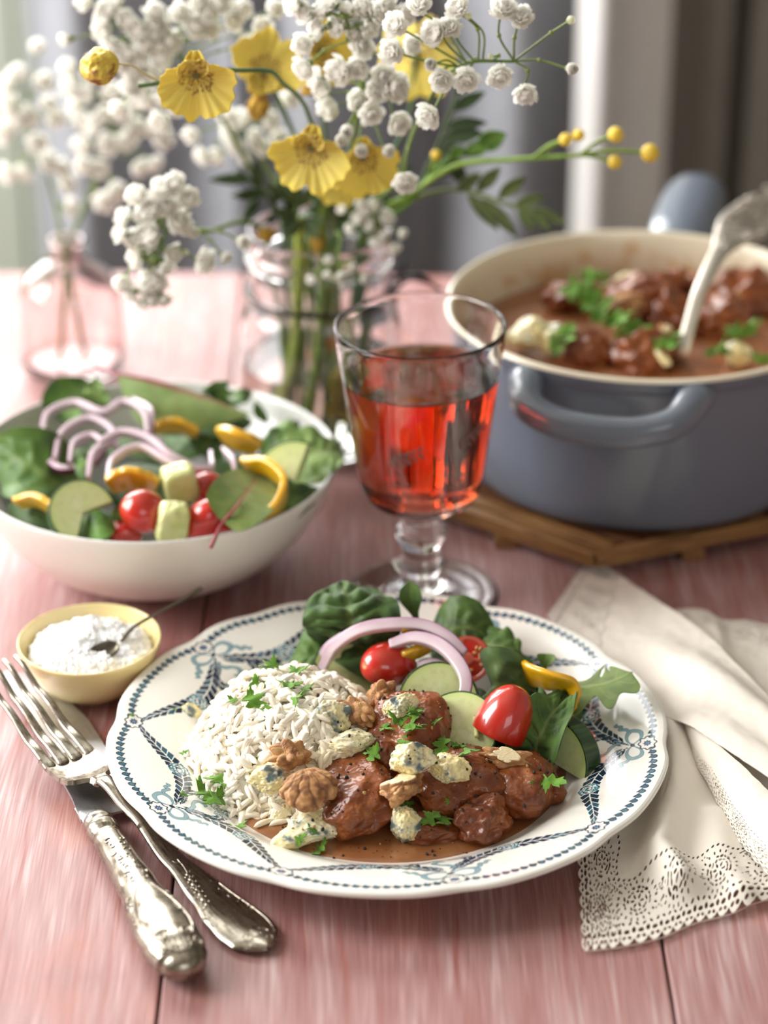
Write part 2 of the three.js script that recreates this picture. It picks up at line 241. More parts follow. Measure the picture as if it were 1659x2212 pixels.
    for (const s of [-1, 1]) {
      ribbon([[0.6 * s, 0.2, 0.2], [5 * s, 3.8, 0.6], [10 * s, 3.4, 1.2], [11.5 * s, -0.6, 1.5], [7.5 * s, -2.6, 0.8], [3.5 * s, -2.1, 0.5], [0.8 * s, -0.4, 0.2]], 1.8);
      ribbon([[11.0 * s, -1.5, 0.4], [13.5 * s, -3.0, 1.1], [14.2 * s, -5.5, 1.0], [16.5 * s, -5.0, 0.8], [17.5 * s, -7.4, 0.9], [19.5 * s, -7.0, 0.2]], 1.9);
    }
    ribbon([[-0.5, -1.5, 0.3], [-3.5, -6, 0.9], [-1.5, -9.5, 1.3], [1.5, -11, 0.9], [3.5, -14, 1.4], [1.0, -16.5, 1.2], [-1.5, -15, 0.3]], 1.7);
    c.fillStyle = '#1b2036'; c.beginPath(); c.ellipse(0, 0, 1.5, 1.0, 0.3, 0, 7); c.fill(); for (const s of [-1, 1]) for (let i = 0; i < 3; i++) { c.beginPath(); c.ellipse(s * (1.6 + i * 0.9), -2.6 - i * 1.1, 0.6, 0.36, s, 0, 7); c.fill(); }
    c.restore(); rosette(A, 118.2); rosette(A + 36, 118);
  }
});
const plate = thing('dinner_plate', 'cream dinner plate with scalloped rim and blue ribbon and garland print', 'plate', PLATE);
{
  const glaze = phys({ map: printTex, roughness: 0.16, clearcoat: 0.35, clearcoatRoughness: 0.1 }), plain = phys({ color: 0xefece4, roughness: 0.18, clearcoat: 0.3, clearcoatRoughness: 0.1 });
  const top = [[0, 0.0042], [0.03, 0.0042], [0.06, 0.0042], [0.077, 0.0045], [0.084, 0.0064], [0.0905, 0.0108], [0.097, 0.0142], [0.108, 0.0178], [0.118, 0.0203], [0.1228, 0.0215], [0.125, 0.0218]];
  const under = [[0.125, 0.0218], [0.1264, 0.0212], [0.1268, 0.0199], [0.1256, 0.0186], [0.12, 0.0170], [0.108, 0.0138], [0.097, 0.0095], [0.09, 0.0052], [0.083, 0.0018], [0.0785, 0.0002], [0.0765, 0], [0.0745, 0.0006], [0.073, 0.0016], [0.05, 0.0016], [0, 0.0016]];
  const mod = (a, r) => rimWave(a, r), lift = (a, r) => (rimWave(a, r) - 1) * 0.05;
  part('plate_face', turn([...top].reverse(), 240, { mod, lift, planar: 0.262, n: 110 }), glaze, plate, 'glazed face printed with blue garlands, bows and a chain border');
  part('plate_underside', turn([...under].reverse(), 240, { mod, lift, n: 110 }), plain, plate);
}

// ---------- cutlery ----------
const tarnish = dataTex(512, 512, (u, v) => { const k = fbm(u * 14, v * 14, 3, 4), s = ns(u * 6, v * 160, 9) * 0.05; const t = smooth(0.0, 0.35, k); return mix3([0.64 + s, 0.61 + s, 0.56 + s], [0.42, 0.375, 0.32], 0.8 * t); });
const silverRough = dataTex(256, 256, (u, v) => { const k = 0.27 + 0.2 * fbm(u * 9, v * 9, 5, 3) + 0.05 * ns(u * 5, v * 110, 2); return [k, k, k]; }, false);
const silver = std({ map: tarnish, metalness: 1, roughness: 0.95, roughnessMap: silverRough });
const steelTex = dataTex(512, 512, (u, v) => { const s = 0.05 * ns(u * 8, v * 190, 1) + 0.04 * ns((u + v * 0.7) * 130, v * 9, 5), k = smooth(0.05, 0.4, fbm(u * 7, v * 7, 12, 3)); return mix3([0.76 + s, 0.76 + s, 0.77 + s], [0.66 + s, 0.65 + s, 0.62 + s], k); });
const steel = std({ map: steelTex, metalness: 1, roughness: 0.42 });
const poly1 = (tab, x) => { if (x <= tab[0][0]) return tab[0][1]; for (let i = 1; i < tab.length; i++) if (x <= tab[i][0]) { const a = tab[i - 1], b = tab[i], t = (x - a[0]) / (b[0] - a[0]); return lerp(a[1], b[1], t * t * (3 - 2 * t)); } return tab[tab.length - 1][1]; };
const scroll = (x, y, r, turns, a0, dir) => { const o = []; for (let i = 0; i <= 26; i++) { const t = i / 26, a = a0 + dir * t * turns * 6.283, q = r * (1 - 0.82 * t); o.push([x + Math.cos(a) * q, y + Math.sin(a) * q]); } return o; };
{
  const E = [-0.0475,0.003,0.1248], ax = [-0.592, -0.806], bx = [0.806, -0.592];
  const yOf = (s) => poly1([[0, 0.0022], [0.03, 0.0026], [0.07, 0.005], [0.105, 0.0122], [0.125, 0.0155], [0.134, 0.0152], [0.146, 0.0118], [0.158, 0.0112], [0.175, 0.0145], [0.2, 0.0225], [0.222, 0.0315]], s);
  const wOf = (s) => poly1([[0, 0.0005], [0.0012, 0.0042], [0.004, 0.0082], [0.010, 0.0112], [0.018, 0.0121], [0.028, 0.0112], [0.045, 0.0083], [0.07, 0.0053], [0.1, 0.0034], [0.127, 0.0031], [0.1335, 0.0041], [0.1372, 0.0108], [0.141, 0.0126], [0.15, 0.0131], [0.163, 0.0129]], s);
  const fork = thing('fork', 'antique silver dinner fork resting across the knife blade, floral relief on its handle', 'fork', [E[0], 0, E[2]]);
  const W3 = (s, b, y) => [ax[0] * s + bx[0] * b, y, ax[1] * s + bx[1] * b];
  const top = (s, b) => { const q = b / Math.max(1e-4, wOf(s)); return yOf(s) + 0.0012 * (1 - q * q) * (s < 0.13 ? 1 : -1.3); };
  const fh = part('handle', sheet(22, 150, (u, v) => { const s = v * 0.134, b = (u * 2 - 1) * wOf(s); return W3(s, b, top(s, b)); }, 0.0026, (u, v) => 0.35 + 0.65 * Math.sqrt(Math.max(0, 1 - Math.abs(u * 2 - 1) ** 5)) + (v > 0.7 ? 0.35 : 0)), silver, fork);
  part('head', sheet(24, 40, (u, v) => { const s = 0.132 + v * 0.033, b = (u * 2 - 1) * wOf(s); return W3(s, b, top(s, b)); }, 0.0021), silver, fork);
  for (const k of [-1.5, -0.5, 0.5, 1.5]) { const pts = []; for (let i = 0; i <= 10; i++) { const s = 0.159 + i * 0.0065, b = k * lerp(0.00685, 0.0061, i / 10); pts.push(W3(s, b, yOf(s) - 0.0002)); } part('tine', tube(pts, (t) => [lerp(0.0027, 0.00125, smooth(0, 1, t)) * (t < 0.06 ? 1.1 : 1), lerp(0.00125, 0.001, t)], 30, 10, { up: [0, 1, 0], e: 2.8 }), silver, fork); }
  // relief: blossoms, leaves and scrolls on the handle
  const rel = [], up = (s, b, h = 0.0011) => W3(s, b, top(s, b) + h), line = (pts, r) => rel.push(tube(pts.map((p) => up(p[0], p[1])), (t) => [r * (1 - 0.4 * t), r * (1 - 0.4 * t)], pts.length * 2, 6));
  const bead = (s, b, r, e = 1) => rel.push(xf(ico(2).clone().setAttribute('uv', new THREE.Float32BufferAttribute(new Float32Array(ico(2).attributes.position.count * 2), 2)), { p: up(s, b, 0.0010), s: [r * e, r * 0.55, r] }));
  const fix = () => { for (const g of rel) if (!g.attributes.normal) g.computeVertexNormals(); };
  for (let i = 0; i < 7; i++) { const s = 0.058 - i * 0.0034, b = -0.0012 - i * 0.0006; bead(s, b, 0.0013 + 0.0002 * (i % 3)); bead(s + 0.0012, b + 0.0019, 0.0009); bead(s - 0.0009, b - 0.0016, 0.0009); bead(s + 0.0005, b + 0.0008, 0.0007); }
  line([[0.069, 0.0004], [0.064, 0.0], [0.058, -0.0012], [0.05, -0.0026], [0.042, -0.0042]], 0.0004); line([[0.066, 0.0], [0.068, -0.0014], [0.0695, -0.002]], 0.0004);
  for (const sd of [-1, 1]) {
    for (let i = 0; i < 5; i++) { const s = 0.05 - i * 0.0062, b = sd * (wOf(s) - 0.0016); line(scroll(s, b * 0.93, 0.0021, 0.8, 2 + i, sd), 0.0004); }
    line([[0.047, sd * (wOf(0.047) - 0.001)], [0.035, sd * (wOf(0.035) - 0.0013)], [0.025, sd * (wOf(0.025) - 0.0015)], [0.014, sd * (wOf(0.014) - 0.0015)], [0.007, sd * (wOf(0.007) - 0.0013)]], 0.0005);
    line(scroll(0.0085, sd * 0.0036, 0.0027, 1.3, 0, sd), 0.0005); line(scroll(0.0045, sd * 0.0038, 0.0018, 1.1, 3, -sd), 0.00045);
  }
  for (let i = -3; i <= 3; i++) line([[0.007, i * 0.0003], [0.0125 - Math.abs(i) * 0.0006, i * 0.0011]], 0.0004);
  for (let i = 0; i < 6; i++) line([[0.118 + i * 0.0025, -0.0012], [0.119 + i * 0.0025, 0.0004], [0.1175 + i * 0.0025, 0.0016]], 0.0003);
  fix(); part('relief', merge(rel), silver, fh);
}
{
  const E = [-0.0797,0.008,0.1435], k = [-0.4015, -0.916], c = [0.916, -0.4015];
  const knife = thing('table_knife', 'table knife with wide worn steel blade and ornate hollow silver handle, lying under the fork', 'knife', [E[0], 0, E[2]]);
  const W3 = (s, b, y) => [k[0] * s + c[0] * b, y, k[1] * s + c[1] * b];
  const right = (s) => poly1([[0.1195, 0.0185], [0.135, 0.0205], [0.17, 0.0228], [0.197, 0.0231], [0.22, 0.0206], [0.239, 0.0157], [0.252, 0.0098], [0.259, 0.0045], [0.2605, 0.0015]], s), leftE = (s) => poly1([[0.1195, -0.0058], [0.14, -0.0042], [0.2, -0.0022], [0.25, -0.003], [0.258, -0.0012], [0.2605, 0.0015]], s);
  part('blade', sheet(22, 120, (u, v) => { const s = 0.1195 + 0.141 * v, b = lerp(leftE(s), right(s), u); return W3(s, b, 0.0048 - 0.0015 * v + 0.0006 * Math.sin(v * 5)); }, 0.0019, (u) => 1 - 0.75 * u * u), steel, knife);
  part('tang', sheet(14, 24, (u, v) => { const s = 0.104 + 0.026 * v, b = lerp(-0.006, 0.006, u) * (1 - 0.0 * v) + 0.0004; return W3(s, b, 0.0062 - 0.0012 * v); }, 0.0045, (u, v) => (1 - 0.72 * smooth(0.3, 1, v)) * Math.sqrt(Math.max(0.1, 1 - (u * 2 - 1) ** 4))), steel, knife);
  const wa = (s) => poly1([[0, 0.0092], [0.004, 0.0112], [0.012, 0.0126], [0.024, 0.0129], [0.038, 0.0112], [0.058, 0.0087], [0.08, 0.0073], [0.097, 0.0069], [0.1, 0.0062], [0.103, 0.0071], [0.106, 0.0074], [0.109, 0.0064], [0.112, 0.0068]], s), ha = (s) => wa(s) * poly1([[0, 0.72], [0.03, 0.66], [0.07, 0.8], [0.112, 0.86]], s);
  const cy = (s) => 0.0086 - 0.0012 * (s / 0.11), pts = []; for (let i = 0; i <= 24; i++) { const s = i * 0.112 / 24; pts.push(W3(s, 0, cy(s))); }
  const kh = part('handle', tube(pts, (t) => { const s = t * 0.112; return [wa(s), ha(s)]; }, 150, 36, { up: [0, 1, 0], cap: 0.9 }), silver, knife);
  const rel = [], on = (s, q) => { const a = q, w = wa(s), h = ha(s); return W3(s, Math.sin(a) * w, cy(s) + Math.cos(a) * h + 0.0001); }, line = (p, r) => rel.push(tube(p.map((x) => on(x[0], x[1])), (t) => [r * (1 - 0.4 * t), r * (1 - 0.4 * t)], p.length * 2, 6));
  const sc = (s, q, r, n, a0, d) => scroll(0, 0, r, n, a0, d).map((p) => [s + p[0], q + p[1] / wa(s)]);
  for (const sd of [-1, 1]) {
    line([[0.05, sd * 0.35], [0.04, sd * 0.75], [0.028, sd * 0.95], [0.016, sd * 0.85], [0.009, sd * 0.5]], 0.0007);
    line(sc(0.012, sd * 0.42, 0.0034, 1.4, 1, sd), 0.0007); line(sc(0.006, sd * 0.75, 0.0025, 1.2, 2, -sd), 0.0007); line(sc(0.003, sd * 0.25, 0.002, 1.0, 0, sd), 0.0006);
    for (let i = 0; i < 8; i++) line(sc(0.056 + i * 0.0047, sd * (0.28 + 0.16 * (i % 2)), 0.0019, 0.7, i, sd), 0.00045);
    for (let i = 0; i < 5; i++) line(sc(0.045 - i * 0.004, sd * (0.95 + 0.1 * (i % 2)), 0.0018, 0.7, i + 1, sd), 0.0005);
  }
  for (let i = -2; i <= 2; i++) line([[0.001, i * 0.12], [0.007, i * 0.2]], 0.0007);
  part('relief', merge(rel), silver, kh);
}

// ---------- salt ----------
{
  const bowl = thing('salt_bowl', 'small pale yellow ceramic bowl heaped with white salt flakes', 'bowl', [-0.1405, 0, -0.085]);
  part('bowl_body', turn([[0, 0.003], [0.012, 0.0032], [0.021, 0.0075], [0.0285, 0.0165], [0.0325, 0.0255], [0.0333, 0.0272], [0.034, 0.0274], [0.0344, 0.0266], [0.0335, 0.0235], [0.0295, 0.0125], [0.0235, 0.005], [0.018, 0.0012], [0.0168, 0], [0.0155, 0.0008], [0.01, 0.001], [0, 0.001]].reverse(), 96), phys({ color: 0xf0dc9e, roughness: 0.22, clearcoat: 0.4 }), bowl);
  bowl.rotation.z = 0.015;
  const R = rng(11), list = [];
  const dome = (x, z) => 0.0185 + 0.0112 * (1 - (x * x + z * z) / 0.0009) ** 0.7 + 0.0022 * ns(x * 130, z * 130, 3) - 0.004 * Math.exp(-(((x - 0.009) / 0.009) ** 2) - (((z - 0.008) / 0.008) ** 2));
  list.push(sheet(60, 24, (u, v) => { const a = u * 6.2832, r = Math.max(0.0002, v * 0.0296), x = Math.cos(a) * r, z = Math.sin(a) * r; return [x, r > 0.0294 ? 0.0165 : dome(x, z), z]; }, 0));
  for (let i = 0; i < 3200; i++) { const a = R() * 6.283, r = 0.0292 * Math.sqrt(R()), x = Math.cos(a) * r, z = Math.sin(a) * r, s = 0.0006 + 0.0016 * R() * R(); list.push(xf(new THREE.BoxGeometry(s * (1 + R()), s * (0.4 + 0.5 * R()), s * (0.8 + R())), { p: [x, dome(x, z) + 0.0003, z], r: [R() * 6, R() * 6, R() * 6] })); }
  single('salt', merge(list), phys({ color: 0xffffff, roughness: 0.55 }), 'heap of coarse white salt flakes in the small yellow bowl', 'salt', null, [-0.1405, 0, -0.085]).userData.kind = 'stuff';
  const sp = thing('salt_spoon', 'tiny tarnished spoon stuck in the heap of salt', 'spoon', [-0.1331,0.0275,-0.0718]);
  const o = sp.position, rel = (q) => [q[0] - o.x, q[1] - o.y, q[2] - o.z];
  const old = std({ color: 0x6d675a, metalness: 1, roughness: 0.35 });
  part('spoon_handle', tube([rel([-0.125,0.0285,-0.0801]), rel([-0.1205,0.031,-0.0877]), rel([-0.1078,0.035,-0.0968]), rel([-0.0962,0.037,-0.1069]), rel([-0.0891,0.038,-0.1148])], (t) => [0.0011 + 0.0008 * smooth(0.6, 1, t), 0.0007], 40, 8, { up: [0, 1, 0] }), old, sp);
  part('spoon_bowl', sheet(14, 20, (u, v) => { const a = (u * 2 - 1), w = 0.0052 * Math.sqrt(Math.max(0.0004, 1 - (v * 2 - 1) ** 2)), l = (v - 0.5) * 0.0165; const d = -0.0028 * (1 - a * a) * Math.sqrt(Math.max(0, 1 - (v * 2 - 1) ** 2)); return [l * 0.9 - a * w * 0.4, 0.0004 + d + l * 0.2 + a * w * 0.35, -l * 0.42 - a * w * 0.82]; }, 0.0007), old, sp);
}

// ---------- glass ----------
const glass = phys({ color: 0xffffff, transmission: 1, roughness: 0, ior: 1.5, thickness: 0.003 });
const GX = [0.0195, 0, -0.176];
{
  const g = thing('wine_glass', 'stemmed wine glass with knopped stem and an engraved leaf sprig, half full of rosé wine', 'glass', GX);
  part('glass_body', turn([[0, 0.0002], [0.02, 0.0002], [0.0385, 0.0002], [0.0396, 0.001], [0.0385, 0.0019], [0.028, 0.0036], [0.017, 0.0058], [0.0105, 0.0088], [0.0088, 0.0125], [0.0112, 0.0165], [0.0126, 0.0192], [0.0112, 0.022], [0.0097, 0.0255], [0.0104, 0.0295], [0.0127, 0.0345], [0.0129, 0.0385], [0.0104, 0.0428], [0.0094, 0.0447], [0.0114, 0.0468], [0.0108, 0.0492], [0.0112, 0.0512], [0.0165, 0.0535], [0.0235, 0.0558], [0.0282, 0.0595], [0.0308, 0.0655], [0.0325, 0.076], [0.0358, 0.1], [0.0395, 0.128], [0.0422, 0.1498], [0.0421, 0.1511], [0.0414, 0.1514], [0.0407, 0.1507], [0.0381, 0.128], [0.0344, 0.1], [0.031, 0.076], [0.0292, 0.0675], [0.0262, 0.0622], [0.0205, 0.0597], [0.01, 0.0587], [0, 0.0585]], 128, { n: 260 }), glass, g);
  const sprig = [], rr = (y) => lerp(0.0326, 0.0422, (y - 0.076) / 0.074) + 0.00005;
  const onG = (a, y, h = 0) => [Math.sin(a) * (rr(y) + h), y, Math.cos(a) * (rr(y) + h)];
  const leafG = (a0, y0, da, dy, L, w) => sprig.push(sheet(4, 8, (u, v) => { const q = Math.sin(Math.PI * v) * w * (u - 0.5); return onG(a0 + (da * L * v - dy * q) / 0.037, y0 + dy * L * v + da * q, 0.0001); }, 0.0002));
  const stemG = (a0, y0, a1, y1) => sprig.push(sheet(1, 12, (u, v) => onG(lerp(a0, a1, v) + 0.12 * v * (1 - v), lerp(y0, y1, v) + (u - 0.5) * 0.0004, 0.0001), 0.0002));
  for (const [A, y] of [[-0.42, 0.092], [0.55, 0.1]]) { stemG(A, y, A + 0.5, y + 0.008); for (let i = 0; i < 5; i++) { const a = A + 0.09 * i, b = y + 0.0016 * i; leafG(a, b, 0.5, 0.86, 0.0052, 0.002); leafG(a, b, 0.75, -0.66, 0.0052, 0.002); } }
  part('engraved_sprig', merge(sprig), phys({ color: 0xcfc8c4, roughness: 0.45, transmission: 0.92, thickness: 0 }), g);
  g.rotation.z = 0.012;
  const wine = single('wine', turn([[0, 0.0583], [0.01, 0.0585], [0.0206, 0.0595], [0.0264, 0.062], [0.0294, 0.0674], [0.0312, 0.076], [0.0346, 0.1], [0.0378, 0.1236], [0.038, 0.1252], [0.0372, 0.1243], [0.0355, 0.124], [0.02, 0.124], [0, 0.124]], 128, { n: 90 }), phys({ color: 0xffffff, transmission: 1, roughness: 0, ior: 1.34, thickness: 0.05, attenuationColor: new THREE.Color(0.89, 0.105, 0.03), attenuationDistance: 0.05 }), 'clear red rosé wine filling the glass to two thirds', 'wine', null, GX);
  wine.rotation.z = 0.012;
}
// mason jar with wire clip and water
const JX = [-0.036, 0, -0.36];
{
  const j = thing('clip_top_jar', 'clear glass preserving jar with a wire clip round its neck, holding the big bouquet', 'jar', JX);
  part('jar_body', turn([[0, 0.004], [0.03, 0.004], [0.041, 0.0055], [0.0452, 0.012], [0.046, 0.022], [0.046, 0.06], [0.0455, 0.074], [0.043, 0.083], [0.0405, 0.0885], [0.0402, 0.093], [0.0412, 0.0955], [0.0402, 0.098], [0.0402, 0.112], [0.0422, 0.115], [0.0424, 0.119], [0.0405, 0.122], [0.0405, 0.1285], [0.0398, 0.1308], [0.0384, 0.131], [0.0375, 0.129], [0.0374, 0.098], [0.0376, 0.0895], [0.04, 0.0835], [0.0427, 0.073], [0.0432, 0.06], [0.0432, 0.022], [0.042, 0.0145], [0.037, 0.0105], [0.02, 0.0095], [0, 0.0098]], 112, { n: 170 }), glass, j);
  const wire = std({ color: 0x3a3634, metalness: 1, roughness: 0.35 }), wl = [];
  const circ = (r, y, a0 = 0, a1 = 6.2832) => { const o = []; for (let i = 0; i <= 48; i++) { const a = lerp(a0, a1, i / 48); o.push([Math.cos(a) * r, y, Math.sin(a) * r]); } return o; };
  wl.push(tube(circ(0.0414, 0.0955), 0.0013, 120, 8));
  wl.push(tube([[0.0418, 0.0965, 0.006], [0.046, 0.103, 0.004], [0.0475, 0.112, 0], [0.046, 0.104, -0.006], [0.0418, 0.0965, -0.007]], 0.0009, 40, 8));
  wl.push(tube([[0.0415, 0.0965, 0.010], [0.049, 0.104, 0.008], [0.058, 0.1015, 0.004], [0.068, 0.095, 0], [0.0665, 0.0935, -0.004], [0.057, 0.1, -0.006], [0.0415, 0.0965, -0.012]], 0.001, 60, 8));
  part('wire_clip', merge(wl), wire, j);
  single('jar_water', turn([[0, 0.0096], [0.02, 0.0093], [0.0372, 0.0103], [0.0422, 0.0143], [0.0434, 0.022], [0.0434, 0.0525], [0.043, 0.0532], [0.042, 0.0527], [0.02, 0.0526], [0, 0.0526]], 96, { n: 70 }), phys({ color: 0xffffff, transmission: 1, roughness: 0, ior: 1.33, thickness: 0.05, attenuationColor: new THREE.Color(0.86, 0.88, 0.72), attenuationDistance: 0.12 }), 'clear water in the lower half of the preserving jar', 'water', null, JX);
}
const BX = [-0.191, 0, -0.46];
{
  const b = thing('bottle_vase', 'small round-shouldered clear glass bottle holding gypsophila, at the back left', 'vase', BX);
  part('bottle_body', turn([[0, 0.002], [0.02, 0.002], [0.0285, 0.0035], [0.0312, 0.009], [0.0318, 0.02], [0.0318, 0.04], [0.0306, 0.052], [0.026, 0.063], [0.0165, 0.071], [0.0108, 0.0745], [0.0098, 0.079], [0.0105, 0.084], [0.0112, 0.0855], [0.0105, 0.087], [0.0088, 0.0868], [0.0082, 0.084], [0.0082, 0.078], [0.0095, 0.0732], [0.0155, 0.0692], [0.0248, 0.0612], [0.029, 0.051], [0.0302, 0.04], [0.0302, 0.02], [0.0295, 0.011], [0.026, 0.007], [0.018, 0.0062], [0, 0.0062]], 96, { n: 150 }), phys({ color: 0xfdf2f1, transmission: 1, roughness: 0, ior: 1.5, thickness: 0.003 }), b);
}

// ---------- salad bowl ----------
const SB = [-0.119, 0, -0.212];
const saladBowl = thing('salad_bowl', 'wide white ceramic bowl full of mixed green salad', 'bowl', SB);
{
  const out = turn([[0, 0.001], [0.034, 0.001], [0.038, 0], [0.042, 0.0008], [0.05, 0.0045], [0.066, 0.0145], [0.082, 0.0315], [0.0925, 0.0515], [0.0955, 0.0605], [0.0954, 0.0618]], 140), inn = turn([[0.0954, 0.0618], [0.0945, 0.0622], [0.0935, 0.0614], [0.0895, 0.05], [0.078, 0.0325], [0.062, 0.0175], [0.04, 0.0075], [0.02, 0.005], [0, 0.005]], 140);
  part('bowl_outside', out, phys({ color: 0xefebe4, roughness: 0.3, clearcoat: 0.3, clearcoatRoughness: 0.2 }), saladBowl);
  const spark = dataTex(512, 512, (u, v) => { const k = 0.82 + 0.16 * ns(u * 260, v * 260, 3) + 0.08 * ns(u * 90, v * 90, 8); return [k, k, k * 0.985]; });
  spark.repeat.set(4, 8); part('bowl_inside', inn, phys({ map: spark, roughness: 0.25, clearcoat: 0.3, clearcoatRoughness: 0.1 }), saladBowl, 'speckled silvery white glaze');
}

// ---------- trivet and casserole ----------
{
  const grain = dataTex(512, 512, (u, v) => { const k = fbm(u * 5, v * 90, 2, 3), f = ns(u * 9, v * 330, 5) * 0.05; return mix3([0.60 + f, 0.44 + f, 0.26 + f], [0.36, 0.23, 0.12], smooth(-0.2, 0.5, k)); });
  const wood = std({ map: grain, roughness: 0.6 }), dk = std({ map: grain, color: 0xb59a78, roughness: 0.65 });
  const t = thing('trivet', 'six-sided slatted wooden trivet under the blue casserole', 'trivet', [0.126, 0, -0.3103]);
  const R = 0.118, a0 = 98 * Math.PI / 180, vx = (i, r) => { const a = a0 - i * Math.PI / 3; return [Math.cos(a) * r, Math.sin(a) * r]; };
  const bar = (x0, z0, x1, z1, w, h, y) => { const L = Math.hypot(x1 - x0, z1 - z0), g = new RoundedBoxGeometry(L, h, w, 2, 0.0008), p = g.attributes.position, uv = g.attributes.uv; for (let k = 0; k < p.count; k++) uv.setXY(k, p.getX(k) * 8 + x0 * 31, (p.getZ(k) + p.getY(k)) * 8 + z0 * 17); return xf(g, { p: [(x0 + x1) / 2, y, (z0 + z1) / 2], r: [0, -Math.atan2(z1 - z0, x1 - x0), 0] }); };
  for (let i = 0; i < 6; i++) { const a = vx(i, R), b = vx(i + 1, R); part('frame_bar', bar(...a, ...b, 0.006, 0.0085, 0.0118), wood, t); const c = vx(i + 0.5, R * 0.84); const f = new RoundedBoxGeometry(0.012, 0.0076, 0.012, 2, 0.001); f.translate(c[0], 0.0038, c[1]); part('foot', f, wood, t); }
  // slats run beside the front-left bar
  const p = vx(0, 1), q = vx(-1, 1), d = [q[0] - p[0], q[1] - p[1]], n = [-d[1], d[0]], ap = R * 0.866 - 0.004;
  for (let i = 0; i < 15; i++) { const o = -ap + 0.0085 + i * 0.0128; if (o > ap - 0.004) break; const half = Math.min(R * 0.98, (R * 0.866 - 0.002) / 0.866 - Math.abs(o) * 0.577) - 0.003; part('slat', bar(n[0] * o - d[0] * half, n[1] * o - d[1] * half, n[0] * o + d[0] * half, n[1] * o + d[1] * half, 0.0082, 0.0055, 0.0128), i % 3 ? dk : wood, t); }
}
const POT = [0.141, 0.0162, -0.307];
{
  const pot = thing('casserole', 'blue-grey enamelled cast iron saucepan with cream lining, full of stew', 'saucepan', POT);
  const blue = phys({ color: 0x68717f, roughness: 0.28, clearcoat: 0.6, clearcoatRoughness: 0.12 }), cream = phys({ color: 0xe6dcc4, roughness: 0.25, clearcoat: 0.5, clearcoatRoughness: 0.15, vertexColors: true });
  part('pot_body', turn([[0, 0], [0.085, 0], [0.092, 0.001], [0.0965, 0.005], [0.0985, 0.012], [0.1025, 0.06], [0.1045, 0.084], [0.1058, 0.0865], [0.107, 0.0905], [0.1075, 0.0922]], 160), blue, pot);
  const lining = turn([[0.1075, 0.0922], [0.1068, 0.0937], [0.105, 0.0942], [0.1035, 0.093], [0.1015, 0.086], [0.0995, 0.06], [0.0955, 0.012], [0.09, 0.006], [0.06, 0.0045], [0, 0.0045]], 160);
  paint(lining, (x, y, z) => { const a = Math.atan2(z, x), k = smooth(0.12, 0.42, fbm(a * 9, y * 60, 3, 3) + 0.25 * Math.exp(-(((y - 0.074) / 0.01) ** 2)) - 0.05) * smooth(0.055, 0.066, y) * smooth(0.0935, 0.088, y); return mix3([1, 1, 1], [0.78, 0.52, 0.26], 0.75 * k); });
  part('pot_lining', lining, cream, pot, 'cream enamel lining with brown splashes of sauce');
  const d = [-0.262, 0.965], s = [0.965, 0.262], at = (r, w, y) => [d[0] * r + s[0] * w, y, d[1] * r + s[1] * w];
  part('helper_handle', tube([at(0.094, -0.043, 0.084), at(0.104, -0.0425, 0.084), at(0.121, -0.037, 0.080), at(0.1285, -0.022, 0.0765), at(0.1305, 0, 0.0755), at(0.1285, 0.022, 0.0765), at(0.121, 0.037, 0.080), at(0.104, 0.0425, 0.084), at(0.094, 0.043, 0.084)], (t) => [0.0078 + 0.003 * Math.abs(t * 2 - 1) ** 3, 0.0078], 90, 18, { up: [0, 1, 0], e: 2.3 }), blue, pot);
  part('long_handle', tube([at(-0.121, 0, 0.081), at(-0.13, 0, 0.083), at(-0.15, 0, 0.085), at(-0.172, 0, 0.087), at(-0.184, 0, 0.0875)], (t) => [0.0185 + 0.002 * Math.sin(Math.min(1, t * 1.1) * 3), 0.0135 + 0.001 * t], 60, 28, { up: [0, 1, 0], e: 2.2, cap: 1.3 }), blue, pot);
}

// ---------- food builders ----------
const foods = []; // what flakes and pepper may come to rest on
const sauceMat = phys({ color: 0xffffff, vertexColors: true, roughness: 0.48, specularIntensity: 0.6, clearcoat: 0.5, clearcoatRoughness: 0.1 });
const cheeseMat = phys({ color: 0xffffff, vertexColors: true, roughness: 0.4, clearcoat: 0.4, clearcoatRoughness: 0.3 });
const nutMat = std({ color: 0xffffff, vertexColors: true, roughness: 0.6 });
const leafMat = phys({ color: 0xffffff, vertexColors: true, roughness: 1, transmission: 0.22, thickness: 0, clearcoat: 0.45, clearcoatRoughness: 0.38 });
const herbMat = phys({ color: 0xffffff, vertexColors: true, roughness: 1, transmission: 0.25, thickness: 0, clearcoat: 0.25, clearcoatRoughness: 0.4 });
const wetMat = phys({ color: 0xffffff, vertexColors: true, roughness: 0.38, clearcoat: 0.4, clearcoatRoughness: 0.2 });
const tomatoMat = phys({ color: 0xffffff, vertexColors: true, roughness: 0.3, clearcoat: 1, clearcoatRoughness: 0.05 });
const sgn = (v, e) => Math.sign(v) * Math.abs(v) ** e;
